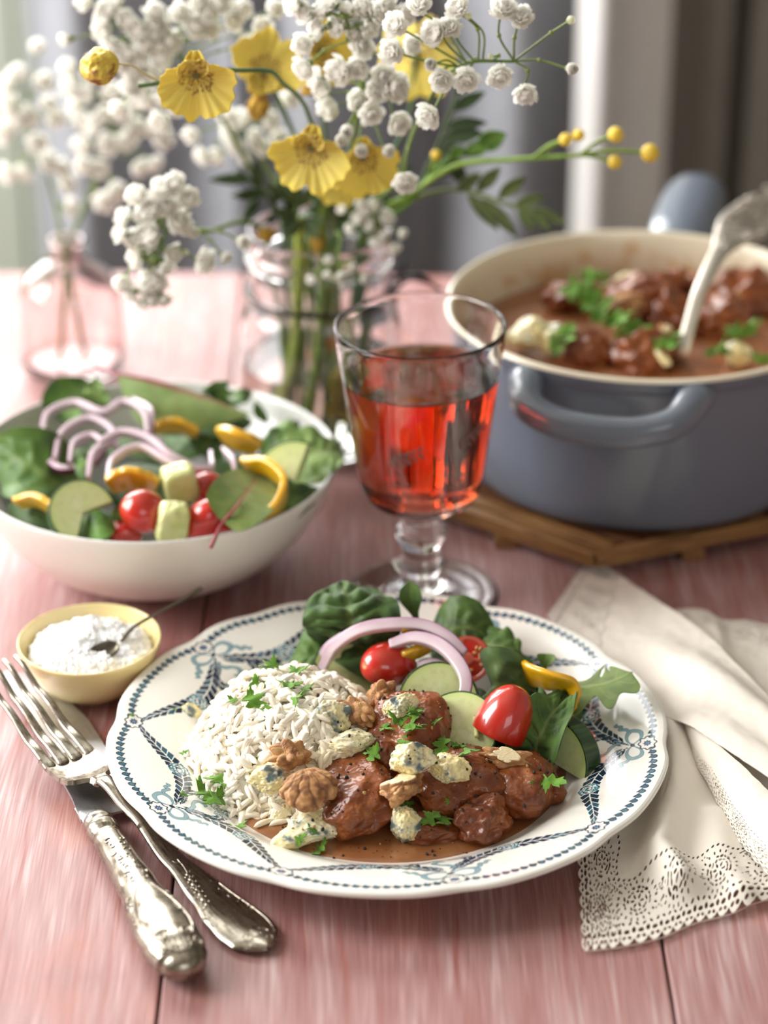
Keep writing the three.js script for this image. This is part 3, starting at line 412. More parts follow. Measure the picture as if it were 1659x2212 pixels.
function meat(label, c, s, r, seed, o = {}) {
  const e = o.e ?? 3, d = o.d ?? 30;
  const g = blob(d, (x, y, z) => {
    const q = (Math.abs(x) ** e + Math.abs(y) ** e + Math.abs(z) ** e) ** (-1 / e);
    let k = 1 + (o.lump ?? 0.16) * fbm(x * 1.5 + seed, y * 1.5, z * 1.5, 2) * 2;
    const P = [x * q * s[0] * k, y * q * s[1] * k, z * q * s[2] * k], a = P[0] * 170, b = P[1] * 170, f = P[2] * 170;
    const fine = 0.0009 * fbm(a + seed, b, f, 3) + 0.0005 * Math.abs(ns(a * 0.8 + f * 0.5, b * 2.5, f * 2.6 + seed)) + 0.00022 * ns(a * 5, b * 5, f * 5);
    return [P[0] + x * fine, P[1] + y * fine, P[2] + z * fine];
  });
  paint(g, (x, y, z) => { const k = fbm(x * 90 + seed, y * 90, z * 90, 3), f = ns(x * 420, y * 160, z * 420 + seed); let q = mix3([0.24, 0.061, 0.012], [0.14, 0.031, 0.007], smooth(-0.2, 0.35, k)); q = mix3(q, [0.42, 0.15, 0.035], 0.6 * smooth(0.16, 0.42, -k + 0.25 * f)); return q; });
  const m = single('meat_piece', g, sauceMat, label, 'meat', o.group, c); m.rotation.set(...r, 'YXZ'); if (!o.off) foods.push(m); return m;
}
function cheese(label, c, s, r, seed, o = {}) {
  const R = rng(seed * 77 + 3), pl = []; for (let i = 0; i < 9; i++) { const v = V(R() - 0.5, R() - 0.5, R() - 0.5).normalize(); pl.push([v.x, v.y, v.z, 0.62 + 0.3 * R()]); }
  const g = blob(o.d ?? 22, (x, y, z) => {
    let q = 1 + 0.34 * fbm(x * 1.6 + seed, y * 1.6, z * 1.6, 2); for (const p of pl) { const dt = x * p[0] + y * p[1] + z * p[2]; if (dt * q > p[3]) q = lerp(q, p[3] / dt, 0.85); }
    if (o.tail) q += o.tail[3] * Math.max(0, x * o.tail[0] + y * o.tail[1] + z * o.tail[2]) ** 6;
    q += 0.17 * fbm(x * 4.5 + seed, y * 4.5, z * 4.5 + 4, 3) + 0.018 * ns(x * 14, y * 14, z * 14 + seed); return [x * q * s[0], y * q * s[1], z * q * s[2]];
  });
  const bl = o.blue ?? 0.5;
  paint(g, (x, y, z) => { const a = x * 150 + seed * 3, b = y * 150, f = z * 150, v = fbm(a, b, f, 3), w = Math.abs(fbm(a * 1.2 + 9, b * 1.2, f * 1.2, 2)); let k = mix3([0.86, 0.73, 0.36], [0.91, 0.84, 0.55], smooth(-0.2, 0.3, ns(a * 0.5, b * 0.5, f * 0.5))); const vein = Math.max(smooth(0.30 - 0.28 * bl, 0.42 - 0.24 * bl, v), 0.75 * smooth(0.045 * bl, 0.0, w)); k = mix3(k, [0.33, 0.42, 0.40], 0.55 * smooth(0.12 - 0.25 * bl, 0.4 - 0.25 * bl, v)); return mix3(k, [0.055, 0.10, 0.125], 0.88 * vein); });
  const m = single('blue_cheese', g, cheeseMat, label, 'cheese', o.group, c); m.rotation.set(...r, 'YXZ'); if (!o.off) foods.push(m); return m;
}
function walnut(label, c, s, r, seed, o = {}) {
  const R = rng(seed * 31 + 1), lobes = []; for (let i = 0; i < 30; i++) { const v = V(R() - 0.5, (R() - 0.5) * 0.8, R() - 0.5).normalize(); lobes.push([v.x, v.y, v.z, 0.10 + 0.30 * R(), 14 + 22 * R()]); }
  const g = blob(o.d ?? 26, (x, y, z) => {
    let q;
    if (o.fan) { const a = Math.atan2(x, z + 1.05), f = Math.abs(Math.sin(a * 10 + 1.2 * ns(x * 2, y, z * 2 + seed))); q = 0.86 + 0.09 * f * smooth(-0.9, 0.2, z) + 0.12 * Math.cos(a * 3.2) * smooth(0, 1, z) + 0.06 * ns(x * 5, y * 5, z * 5 + seed) - 0.28 * Math.exp(-(((a - 0.25) / 0.10) ** 2)) * smooth(0.2, 0.9, z); }
    else { let m = 0, n2 = 0; for (const l of lobes) { const h = 0.70 + l[3] * Math.exp(l[4] * (x * l[0] + y * l[1] + z * l[2] - 1)); if (h > m) { n2 = m; m = h; } else if (h > n2) n2 = h; } q = m + 0.10 * smooth(0.12, 0, m - n2) * 0 - 0.05 * smooth(0.05, 0, m - n2) + 0.16 * ns(x * 1.6 + seed, y * 1.6, z * 1.6) + 0.035 * ns(x * 11, y * 11, z * 11 + seed); }
    if (o.cut) { const dt = x * o.cut[0] + y * o.cut[1] + z * o.cut[2]; if (dt * q > o.cut[3]) q = o.cut[3] / dt + 0.02 * ns(x * 12, y * 12, z * 12); }
    return [x * q * s[0], y * q * s[1], z * q * s[2]];
  });
  paint(g, (x, y, z) => {
    const k = fbm(x * 190 + seed, y * 190, z * 190, 3), X = x / s[0], Y = y / s[1], Z = z / s[2]; let q = mix3([0.50, 0.25, 0.095], [0.22, 0.085, 0.03], smooth(-0.12, 0.35, k));
    q = mix3(q, [0.66, 0.42, 0.20], 0.8 * smooth(0.08, 0.4, -k));
    if (o.fan) { const a = Math.atan2(X, Z + 1.05); q = mix3(q, [0.12, 0.042, 0.016], 0.7 * smooth(0.9, 0.995, Math.abs(Math.cos(a * 10 + 1.2 * ns(X * 2, Y, Z * 2 + seed))))); }
    if (o.cut && X * o.cut[0] + Y * o.cut[1] + Z * o.cut[2] > o.cut[3] - 0.06) q = mix3([0.86, 0.72, 0.45], [0.72, 0.50, 0.24], smooth(0.1, 0.4, k));
    return q;
  });
  const m = single('walnut', g, nutMat, label, 'walnut', o.group, c); m.rotation.set(...r, 'YXZ'); if (!o.off) foods.push(m); return m;
}
// a leaf laid along base > ctrl > tip, its blade spread along side
const SHAPES = {
  ovate: (t) => Math.sin(Math.PI * t ** 0.72) ** 0.62 * (1 - 0.12 * t),
  round: (t) => Math.sqrt(Math.max(0, 1 - (2 * t - 1) ** 2)) ** 0.8,
  lance: (t) => Math.sin(Math.PI * t ** 0.9) ** 0.9,
  arugula: (t) => (0.10 + 0.18 * smooth(0, 0.3, t) + 0.85 * (Math.exp(-(((t - 0.42) / 0.075) ** 2)) + 1.0 * Math.exp(-(((t - 0.66) / 0.08) ** 2)) + 0.65 * Math.exp(-(((t - 0.87) / 0.10) ** 2)))) * smooth(1, 0.93, t),
  lobe: (t) => (0.22 + 0.78 * Math.exp(-(((t - 0.8) / 0.2) ** 2))) * smooth(1.0, 0.9, t) ** 0.5,
};
function leafGeo(o) {
  const b = V(...o.base), c = V(...o.ctrl), e = V(...o.tip), S0 = V(...o.side).normalize(), T = V(), S = V(), N = V(), q = V(), sh = SHAPES[o.shape ?? 'ovate'], w = o.w, sd = o.seed ?? 1, nV = o.veins ?? 6;
  const g = sheet(o.nu ?? 26, o.nv ?? 36, (u, v) => {
    const t = v, m = 1 - t, U = o.half ? u * 1.06 - 0.06 : u * 2 - 1, off = o.slip ?? 0; q.copy(b).multiplyScalar(m * m).addScaledVector(c, 2 * m * t).addScaledVector(e, t * t);
    T.copy(c).sub(b).multiplyScalar(m).addScaledVector(V().copy(e).sub(c), t).normalize(); S.copy(S0).addScaledVector(T, -S0.dot(T)).normalize(); N.crossVectors(S, T);
    const hw = w * Math.max(0.004, sh(t)), a = Math.abs(U), ed = a * a * a, ph = Math.abs(((t * nV - a * 1.1) % 1 + 1) % 1 - 0.5) * 2;
    let h = (o.cup ?? 0.15) * w * a * a * (hw / w) + (o.pucker ?? 0) * (Math.sin(Math.min(1, a * 1.4) * Math.PI) * (0.5 - 0.9 * smooth(0.35, 1, ph)) + 0.7 * ns(U * 3.2, t * 7, sd)) + (o.ruffle ?? 0) * ed * Math.sin(t * (o.rf ?? 21) + sd + 1.3 * Math.sign(U)) + (o.roll ?? 0) * w * ed * Math.sign(U);
    h -= 0.00025 * smooth(0.12, 0, a);
    const x = U * hw * (1 - (o.fold ?? 0) * a), jag = (o.jag ?? 0) * ed * Math.sin(t * 90 + sd) * w;
    return [q.x + S.x * (x + jag) + N.x * h + T.x * off * a, q.y + S.y * (x + jag) + N.y * h, q.z + S.z * (x + jag) + N.z * h + T.z * off * a];
  }, o.th ?? 0.0005);
  const A = o.col ?? [0.075, 0.155, 0.022], B = o.dark ?? [0.03, 0.085, 0.012], L = o.vein ?? [0.20, 0.29, 0.075];
  paint(g, (x, y, z, u, v) => { const a = Math.abs(o.half ? u * 1.06 - 0.06 : u * 2 - 1), ph = Math.abs(((v * nV - a * 1.1) % 1 + 1) % 1 - 0.5) * 2; let k = mix3(A, B, smooth(-0.25, 0.3, fbm(x * 110 + sd, y * 110, z * 110, 3))); k = mix3(k, L, Math.max(smooth(0.10, 0.03, a) * (1 - 0.4 * v), 0.45 * smooth(0.86, 1, ph) * smooth(1, 0.5, a)) * (o.veinK ?? 0.8)); return k; });
  return g;
}
// a leaf that lies on its own: group at the leaf's base, blade and stalk as parts
function leaf(name, label, o, group) {
  const p = o.base, rel = (a) => [a[0] - p[0], a[1] - p[1], a[2] - p[2]], t = thing(name, label, o.cat ?? 'leaf', p, group);
  t.add(mesh('blade', leafGeo({ ...o, base: [0, 0, 0], ctrl: rel(o.ctrl), tip: rel(o.tip) }), leafMat));
  if (o.stalk) { const q = o.stalk, sc = o.stalkCol ?? [0.3, 0.4, 0.12]; const g = tube([rel(q), [0, 0, 0], rel(o.ctrl).map((k) => k * 0.5), rel(o.ctrl).map((k, i) => k * 0.6 + rel(o.tip)[i] * 0.22)], (s) => [0.0011 * (1 - 0.6 * s), 0.0009 * (1 - 0.6 * s)], 24, 7); paint(g, () => sc); part('stalk', g, leafMat, t); }
  return t;
}
// chopped parsley: a jagged three-lobed flake
const flakes = [];
for (let k = 0; k < 6; k++) {
  const R = rng(k * 13 + 4), lob = [0, 1, 2].map((i) => [(i - 1) * (0.85 + 0.3 * R()), 0.7 + 0.5 * R()]), cv = (R() - 0.3) * 0.9, tw = (R() - 0.5) * 1.4;
  const g = sheet(44, 5, (u, v) => { const a = (u * 2 - 1) * 2.6; let r = 0.34; for (const l of lob) r = Math.max(r, l[1] * Math.exp(-(((a - l[0]) / 0.5) ** 2)) * (0.86 + 0.16 * Math.cos((a - l[0]) * 21))); const q = r * Math.max(0.02, v), x = Math.sin(a) * q, z = -Math.cos(a) * q; return [x, 0.10 + cv * x * x - 0.35 * cv * z * z + tw * x * z + 0.05 * Math.sin(x * 9 + k), z]; }, 0.05);
  flakes.push(paint(g, (x, y, z, u, v) => mix3([0.16, 0.36, 0.02], [0.075, 0.21, 0.012], sat(0.5 + 1.6 * fbm(x * 3 + k, z * 3, k, 2) - 0.25 * v))));
}
function flake(label, x, y, z, s, i, group, under = foods) {
  const R = rng(i * 31 + 9), g = flakes[i % 6]; const h = under ? rest(under, x, z, y) : y;
  s *= 1.55; const m = single('parsley_flake', g, herbMat, label, 'parsley', group, [x, h + s * 0.12, z]); m.scale.setScalar(s); m.rotation.set((R() - 0.35) * 0.9, R() * 6.28, (R() - 0.5) * 0.9, 'YXZ'); return m;
}
function tomato(label, c, len, rad, r, seed, o = {}) {
  const prof = []; for (let i = 0; i <= 30; i++) { const t = i / 30, a = t * Math.PI; prof.push([rad * Math.sin(a) ** 0.86 * (1 + 0.06 * Math.cos(a)), -len * Math.cos(a) * (o.half ? 1 : 1) - (t > 0.97 ? 0.0004 : 0)]); }
  const cutY = o.half ?? null, p2 = cutY === null ? prof : [[0, cutY], ...prof.filter((q) => q[1] > cutY)];
  if (cutY !== null) p2.splice(1, 0, [p2[1][0] * 0.985, cutY]);
  const g = turn(p2, 64, { n: 120, sharp: cutY !== null, mod: (a) => 1 + 0.02 * Math.cos(3 * a + seed) }); g.attributes.uv.needsUpdate = true;
  paint(g, (x, y, z) => { const tip = smooth(0.0022, 0.0008, Math.hypot(x, z)) * (y > 0 ? 1 : 0); return mix3(mix3([0.60, 0.016, 0.008], [0.50, 0.022, 0.008], smooth(-0.3, 0.3, ns(x * 80, y * 80, z * 80 + seed))), [0.55, 0.33, 0.13], tip * 0.8); });
  const t = thing('tomato', label, 'tomato', c, o.group); part('skin', g, tomatoMat, t); t.rotation.set(...r, 'YXZ');
  if (o.face) {
    const f = sheet(72, 16, (u, v) => { const a = u * 6.2832, q = Math.max(0.01, v) * p2[2][0] * 0.97, ch = smooth(0.25, 0.4, v) * smooth(0.86, 0.72, v) * smooth(0.1, 0.35, Math.abs(Math.sin(a * 1.5))); return [Math.cos(a) * q, cutY - 0.0004 + 0.0016 * ch * smooth(0.2, 0.5, Math.abs(Math.sin(a * 1.5))), Math.sin(a) * q]; }, 0);
    paint(f, (x, y, z, u, v) => { const a = u * 6.2832, ch = smooth(0.25, 0.4, v) * smooth(0.86, 0.72, v) * smooth(0.2, 0.45, Math.abs(Math.sin(a * 1.5))); return mix3([0.66, 0.13, 0.08], [0.42, 0.03, 0.01], ch); }); part('cut_face', f, tomatoMat, t, 'juicy cut face with seed chambers');
    const R = rng(seed), sl = []; for (let i = 0; i < 14; i++) { const a = R() * 6.28, q = p2[2][0] * (0.4 + 0.35 * R()); sl.push(xf(ico(1).clone(), { p: [Math.cos(a) * q, cutY - 0.0002, Math.sin(a) * q], s: [0.0011, 0.0006, 0.0007], r: [0, R() * 6, 0] })); } for (const q of sl) { q.computeVertexNormals(); q.setAttribute('uv', new THREE.Float32BufferAttribute(new Float32Array(q.attributes.position.count * 2), 2)); paint(q, () => [0.72, 0.45, 0.14]); } part('seeds', merge(sl), wetMat, t);
  }
  return t;
}
// cucumber: a sector of a round slice with its skin
function cucumber(label, c, R0, h, a0, a1, r, o = {}) {
  const t = thing('cucumber_slice', label, 'cucumber', c, o.group), inner = o.inner ?? 0;
  const sh = new THREE.Shape(), n = 40, pt = (a, q) => [Math.cos(a) * q, Math.sin(a) * q];
  if (a1 - a0 > 6.2) sh.absarc(0, 0, R0 * 0.965, 0, Math.PI * 2); else { sh.moveTo(...(inner ? pt(a0, inner) : [0, 0])); for (let i = 0; i <= n; i++) sh.lineTo(...pt(lerp(a0, a1, i / n), R0 * 0.965)); if (inner) for (let i = n; i >= 0; i--) sh.lineTo(...pt(lerp(a0, a1, i / n), inner)); }
  const f = new THREE.ExtrudeGeometry(sh, { depth: h, bevelEnabled: true, bevelSize: 0.0003, bevelThickness: 0.0003, bevelSegments: 2, curveSegments: 60 }); f.translate(0, 0, -h / 2); const fl = mergeVertices(f, 1e-6).toNonIndexed(); fl.computeVertexNormals();
  const face = sheet(60, 20, (u, v) => { const a = lerp(a0, a1, u), q = lerp(inner || 0.0002, R0 * 0.965, v); return [Math.cos(a) * q, Math.sin(a) * q, h / 2 + 0.0004]; }, 0);
  const col = (x, y) => { const q = Math.hypot(x, y) / R0, a = Math.atan2(y, x); let k = mix3([0.62, 0.69, 0.32], [0.50, 0.62, 0.20], smooth(0.78, 0.98, q)); k = mix3(k, [0.70, 0.73, 0.43], 0.8 * smooth(0.62, 0.4, q) * smooth(-0.2, 0.4, Math.cos(a * 3 + 0.6))); return mix3(k, [0.56, 0.62, 0.28], smooth(0.05, 0.3, fbm(x * 300, y * 300, 3, 2))); };
  paint(fl, (x, y) => col(x, y)); paint(face, (x, y) => col(x, y)); part('flesh', merge([fl, face]), wetMat, t);
  const m = 48, arc = Array.from({ length: m + 1 }, (_, i) => { const a = lerp(a0, a1, i / m); return [Math.cos(a) * R0 * 0.985, Math.sin(a) * R0 * 0.985, 0]; });
  const s = tube(arc, () => [R0 * 0.03, h / 2 + 0.0005], 90, 14, { up: [0, 0, 1], e: 5, cap: 0.1 });
  paint(s, (x, y, z) => { const a = Math.atan2(y, x); return mix3([0.012, 0.045, 0.010], [0.045, 0.11, 0.025], smooth(-0.1, 0.5, ns(a * 9, z * 30, 2) + 0.5 * ns(a * 30, z * 60, 7))); }); part('skin', s, wetMat, t, 'dark green skin');
  t.rotation.set(...r, 'YXZ'); return t;
}
// a strip of bell pepper, bent along its points
function pepper(label, pts, w, th, up, o = {}) {
  const p = pts[0], rel = pts.map((a) => [a[0] - p[0], a[1] - p[1], a[2] - p[2]]), g = tube(rel, (t) => { const k = o.taper ? o.taper(t) : 0.75 + 0.25 * Math.sin(Math.PI * t); return [th * 0.5, w * 0.5 * k * (1 + 0.08 * ns(t * 7, w * 900, 2))]; }, 40, 18, { up, e: 4.5, cap: 0.5 });
  const q = g.attributes.position, nn = g.attributes.normal; for (let i = 0; i < q.count; i++) { const k = 0.0004 * ns(q.getX(i) * 260, q.getY(i) * 260, q.getZ(i) * 260); q.setXYZ(i, q.getX(i) + nn.getX(i) * k, q.getY(i) + nn.getY(i) * k, q.getZ(i) + nn.getZ(i) * k); } g.computeVertexNormals();
  paint(g, (x, y, z, u) => mix3([0.80, 0.43, 0.008], [0.84, 0.56, 0.06], smooth(0.15, 0.0, Math.abs(u - (o.inside ?? 0.5))))); return single('pepper_strip', g, tomatoMat, label, 'pepper', o.group, p);
}
// a curl of red onion: pale flesh, purple skin on the outer side
function onion(label, pts, w, th, up, o = {}) {
  const p = pts[0], rel = pts.map((a) => [a[0] - p[0], a[1] - p[1], a[2] - p[2]]), sg = o.flip ? 1 : -1;
  const g = tube(rel, (t) => { const k = 0.55 + 0.45 * Math.sin(Math.PI * sat(t * 0.9 + 0.06)) ** 0.6; return [th * 0.68 * k, w * 0.42 * (0.8 + 0.2 * k)]; }, 64, 28, { up, e: 6, cap: 0.4 });
  paint(g, (x, y, z, u, v) => { const c = Math.cos(u * 6.2832) * sg, n = ns(u * 30, v * 9, w * 1e4); const k = mix3([0.68, 0.55, 0.60], [0.40, 0.18, 0.33], 0.95 * smooth(-0.2, 0.85, c + 0.25 * n)); return mix3(k, [0.15, 0.02, 0.085], smooth(0.66, 0.76, c + 0.04 * n)); });
  return single('onion_ring', g, wetMat, label, 'onion', o.group, p);
}

// ---------- the meal on the dinner plate ----------
{
  // gravy pool: level surface that meets the curve of the plate
  const C = [0.0022,0.0062,0.0168], out = (a) => { const x = Math.cos(a), z = Math.sin(a); // reach along direction until the plate's curve
    let r = 0.002; const px = C[0] - PLATE[0], pz = C[2] - PLATE[2]; while (Math.hypot(px + x * r, pz + z * r) < 0.0838 && r < 0.12) r += 0.0002; const back = smooth(0.05, -0.55, z); return Math.min(r, lerp(0.2, 0.045, back)) * (1 + 0.01 * ns(Math.cos(a) * 3, Math.sin(a) * 3, 2)); };
  const g = sheet(120, 24, (u, v) => { const a = u * 6.2832, r = out(a) * Math.max(0.003, v); return [Math.cos(a) * r, 0.0021 * Math.sqrt(Math.max(0, 1 - v ** 14)) + 0.0001 * ns(u * 20, v * 8), Math.sin(a) * r]; }, 0);
  paint(g, (x, y, z) => { const k = fbm(x * 70, 2, z * 70, 3); return mix3([0.36, 0.15, 0.055], [0.27, 0.10, 0.035], smooth(-0.2, 0.3, k)); });
  const m = single('gravy', g, phys({ color: 0xffffff, vertexColors: true, roughness: 0.3, clearcoat: 0.8, clearcoatRoughness: 0.12, side: THREE.DoubleSide }), 'brown cream gravy pooled on the front of the dinner plate', 'gravy', null, [C[0], 0.0042, C[2]]); foods.push(m);
}
meat('glossy slice of meat at the left, between fanned walnut and parsley sprig', [-0.0158,0.0155,0.0297], [0.0195, 0.0115, 0.0255], [-0.10, 0.42, 0.30], 2.2, { d: 44, e: 2.9 });
meat('topmost thick slice of meat under the chopped parsley, beside the cucumber', [0.0105,0.024,-0.0038], [0.0175, 0.016, 0.022], [0.12, -0.35, 0.12], 5.1, { d: 40 });
meat('broad domed piece of meat in the middle with a melted cheese crumb on it', [0.0328,0.0165,0.0232], [0.0215, 0.0135, 0.0205], [-0.12, 0.3, -0.1], 8.4, { d: 40, e: 2.5 });
meat('rounded piece of meat at the right edge of the stew, below the pale cut walnut', [0.0608,0.0135,0.0212], [0.0152, 0.0115, 0.0205], [-0.1, -0.2, -0.06], 11.3, { d: 36, e: 2.4 });
meat('small kidney-shaped piece of meat at the front right of the gravy', [0.0423,0.0115,0.0454], [0.0128, 0.0108, 0.0115], [0.1, 0.2, 0.12], 14.9, { d: 30, e: 2.1, lump: 0.26 });
meat('tiny round ball of meat at the far right end of the stew', [0.075,0.0112,0.0233], [0.0054, 0.0054, 0.0052], [0, 0, 0], 3.3, { d: 12, e: 2, lump: 0.06 });
meat('low dark piece of meat sunk in the gravy behind the kidney-shaped piece', [0.0212,0.008,0.0459], [0.015, 0.0055, 0.010], [0, 0.2, 0], 6.6, { d: 18, e: 2.4 });
meat('upright end of meat below the cheese crumb, left of the topmost slice', [0.0011,0.0165,0.0044], [0.0085, 0.0135, 0.018], [-0.25, 0.1, 0.12], 9.2, { d: 28, e: 2.7 });
meat('hidden piece of meat behind the walnuts, against the rice', [-0.0115,0.014,-0.0189], [0.018, 0.012, 0.016], [0, 0.4, 0], 12.2, { d: 18, e: 2.4 });

// rice: a mound of separate grains, which nobody could count
{
  const c = [-0.0415, 0.006, -0.0135], A = [0.0480, 0.036, 0.0505], R = rng(21), list = [];
  const hgt = (x, z) => { const q = 1 - (x / A[0]) ** 2 - (z / A[2]) ** 2; return q > 0 ? A[1] * q ** 0.62 : 0; };
  const core = sheet(48, 20, (u, v) => { const a = u * 6.2832, r = Math.max(0.001, v), x = Math.cos(a) * r * A[0] * 0.99, z = Math.sin(a) * r * A[2] * 0.99; return [x, Math.max(-0.0015, hgt(x, z) - 0.0024 + 0.0058 * ns(x * 110, z * 110, 4)), z]; }, 0); list.push(core);
  const grains = []; for (let k = 0; k < 5; k++) grains.push(tube([[-0.0041, 0, 0], [-0.001, 0.0002 + 0.0003 * (k % 3), 0], [0.0015, 0.0003 * (k % 2), 0.0001 * k], [0.0041, -0.0001 * k, 0]], (t) => { const q = 0.00142 * Math.sqrt(Math.max(0.03, 1 - Math.abs(t * 2 - 1) ** 2.6)); return [q, q * 0.86]; }, 7, 8, { cap: 1 }));
  const put = (x, y, z, lie, k) => { const yaw = R() * 6.283, nx = (hgt(x + 0.001, z) - hgt(x - 0.001, z)) / 0.002, nz = (hgt(x, z + 0.001) - hgt(x, z - 0.001)) / 0.002, n = V(-sat(Math.abs(nx)) * Math.sign(nx), 1, -sat(Math.abs(nz)) * Math.sign(nz)).normalize(), q = new THREE.Quaternion().setFromUnitVectors(V(0, 1, 0), n).multiply(new THREE.Quaternion().setFromEuler(new THREE.Euler(0, yaw, (R() - 0.5) * lie, 'YXZ'))); const s = 0.95 + 0.4 * R(); list.push(grains[k % 5].clone().applyMatrix4(new THREE.Matrix4().compose(V(x, y, z), q, V(s, 0.9 + 0.25 * R(), 0.9 + 0.25 * R())))); };
  for (let i = 0; i < 1600; i++) { const a = R() * 6.283, r = R() ** 0.5 * 1.02, x = Math.cos(a) * r * A[0], z = Math.sin(a) * r * A[2] , lump = 0.0058 * ns(x * 110, z * 110, 4); put(x, hgt(x, z) - 0.0024 + 0.0036 * R() + lump + (r > 0.97 ? 0.001 : 0), z, 0.7, i); }
  for (let i = 0; i < 90; i++) { const a = 1.2 + R() * 3.9, r = 1.01 + 0.10 * R() * R(), x = Math.cos(a) * r * A[0], z = Math.sin(a) * r * A[2]; put(x, 0.0008, z, 0.3, i); }
  const g = merge(list); paint(g, (x, y, z) => mix3([0.95, 0.89, 0.75], [0.93, 0.83, 0.61], smooth(0.05, 0.4, fbm(x * 45, y * 45, z * 45, 3))));
  const m = single('rice', g, phys({ color: 0xffffff, vertexColors: true, roughness: 0.45, clearcoat: 0.25, clearcoatRoughness: 0.3, transmission: 0 }), 'mound of boiled white long grain rice on the left of the dinner plate', 'rice', null, c); m.userData.kind = 'stuff';
}

const CG = 'crumbs of blue cheese on the meal', WG = 'walnut pieces on the meal';
cheese('upright crumb of blue cheese with the boldest veins, at the right foot of the rice', [-0.0239,0.034,-0.0003], [0.0108, 0.0125, 0.0095], [0.2, 0.3, 0.2], 4, { blue: 0.95, group: CG });
cheese('smooth cream wedge of blue cheese speckled with pepper above the left meat slice', [-0.0149,0.0305,0.0126], [0.0118, 0.0062, 0.0075], [0.1, 0.15, -0.05], 7, { blue: 0.35, group: CG });
cheese('crumb of blue cheese lying on the front of the rice under a walnut', [-0.0482,0.0215,0.0285], [0.0118, 0.0078, 0.0085], [0.2, 0.2, 0.05], 9, { blue: 0.5, group: CG });
cheese('long flat crumb of blue cheese lying in the gravy at the front left', [-0.0296,0.0115,0.0496], [0.0150, 0.0068, 0.0095], [0.2, 0.25, 0.08], 12, { blue: 0.55, tail: [-0.85, -0.2, 0.48, 0.65], group: CG });
cheese('small oval blob of cheese in the gravy beside the rice', [-0.0454,0.0085,0.0349], [0.0052, 0.0036, 0.0038], [0, 0.4, 0.2], 15, { blue: 0.55, d: 14, group: CG });
cheese('whitish crumb of blue cheese behind the parsley on the topmost meat', [0.0075,0.0405,-0.0008], [0.0085, 0.0062, 0.0065], [0.1, 0.5, 0.3], 18, { blue: 0.7, group: CG });
cheese('two-lobed crumb of blue cheese with a grey-blue top, sitting on a walnut', [0.0123,0.037,0.0369], [0.0102, 0.0085, 0.0075], [0.2, 0.1, 0], 23, { blue: 0.75, group: CG });
cheese('melted cream crumb of blue cheese on the broad domed meat', [0.0287,0.0305,0.035], [0.0092, 0.0068, 0.0085], [0.3, 0.1, -0.1], 26, { blue: 0.3, group: CG });
cheese('crumb of blue cheese standing in the gravy at the very front of the plate', [0.0089,0.0125,0.0507], [0.0078, 0.0092, 0.0072], [0.1, 0.2, 0.05], 31, { blue: 0.55, group: CG });
cheese('pale crumb of blue cheese at the left edge of the rice', [-0.0905,0.0115,-0.0409], [0.0052, 0.0062, 0.0045], [0, 0.2, 0.1], 35, { blue: 0.25, d: 14, group: CG });
walnut('knobbly walnut piece lying on the front of the rice', [-0.041,0.033,0.0263], [0.0102, 0.0075, 0.008], [0.2, 0.3, -0.1], 2, { group: WG });
walnut('fan-shaped ridged walnut half leaning on the left meat slice', [-0.0323,0.0275,0.0442], [0.0138, 0.0045, 0.0102], [0.65, 0.25, 0.12], 6, { fan: 1, d: 32, group: WG });
walnut('dark wrinkled walnut half between the rice and the whitish cheese', [-0.0106,0.038,-0.0013], [0.0105, 0.0068, 0.0075], [0.3, -0.5, -0.35], 9, { group: WG });
walnut('light brown walnut piece just below the left tomato', [-0.0012,0.036,-0.0192], [0.0085, 0.0078, 0.007], [0.1, 0.7, 0.1], 13, { group: WG });
walnut('golden walnut piece propped under the two-lobed cheese', [0.0077,0.029,0.0457], [0.0125, 0.0068, 0.0075], [0.1, 0.65, 0.25], 17, { cut: [0.3, 0.9, -0.3, 0.62], group: WG });
walnut('pale cut walnut piece on the right-hand meat below the right tomato', [0.0541,0.0275,0.02], [0.0125, 0.0062, 0.0052], [0.15, -0.15, -0.08], 20, { cut: [0.05, 0.9, 0.43, 0.55], group: WG });

// ---------- salad on the plate ----------
const dk = { col: [0.060, 0.135, 0.016], dark: [0.024, 0.068, 0.009] }, lt = { col: [0.16, 0.27, 0.05], dark: [0.075, 0.165, 0.025], vein: [0.30, 0.38, 0.14] };
leaf('spinach_leaf', 'large puckered dark spinach leaf standing at the back left of the plate salad', { base: [-0.0132,0.014,-0.0843], ctrl: [-0.0144,0.058,-0.0526], tip: [-0.0203,0.05,-0.0972], side: [1, 0.05, 0.1], w: 0.0235, pucker: 0.0036, cup: -0.12, shape: 'round', seed: 3, nu: 40, nv: 56, ...dk });
leaf('spinach_leaf', 'smooth spinach leaf lying at the left, under the large puckered one', { base: [-0.0165,0.012,-0.082], ctrl: [-0.0304,0.034,-0.0684], tip: [-0.0455,0.02,-0.0707], side: [0.35, 0.25, -0.9], w: 0.020, pucker: 0.0012, cup: 0.1, seed: 6, veinK: 0.35, ...dk, col: [0.10, 0.20, 0.02] });
leaf('spinach_leaf', 'dark spinach leaf in the shade behind the onion rings', { base: [0.0068,0.014,-0.0808], ctrl: [-0.0064,0.036,-0.065], tip: [-0.0287,0.026,-0.0866], side: [0.3, 0.5, -0.85], w: 0.018, pucker: 0.0015, seed: 8, ...dk });
leaf('rocket_leaf', 'narrow green rocket leaf tip standing up before the wine glass foot', { base: [0.0214,0.02,-0.1005], ctrl: [0.0132,0.04,-0.0777], tip: [0.012,0.056,-0.0899], side: [1, 0, 0.2], w: 0.0055, shape: 'lobe', seed: 4, cup: 0.3, col: [0.10, 0.19, 0.025] });
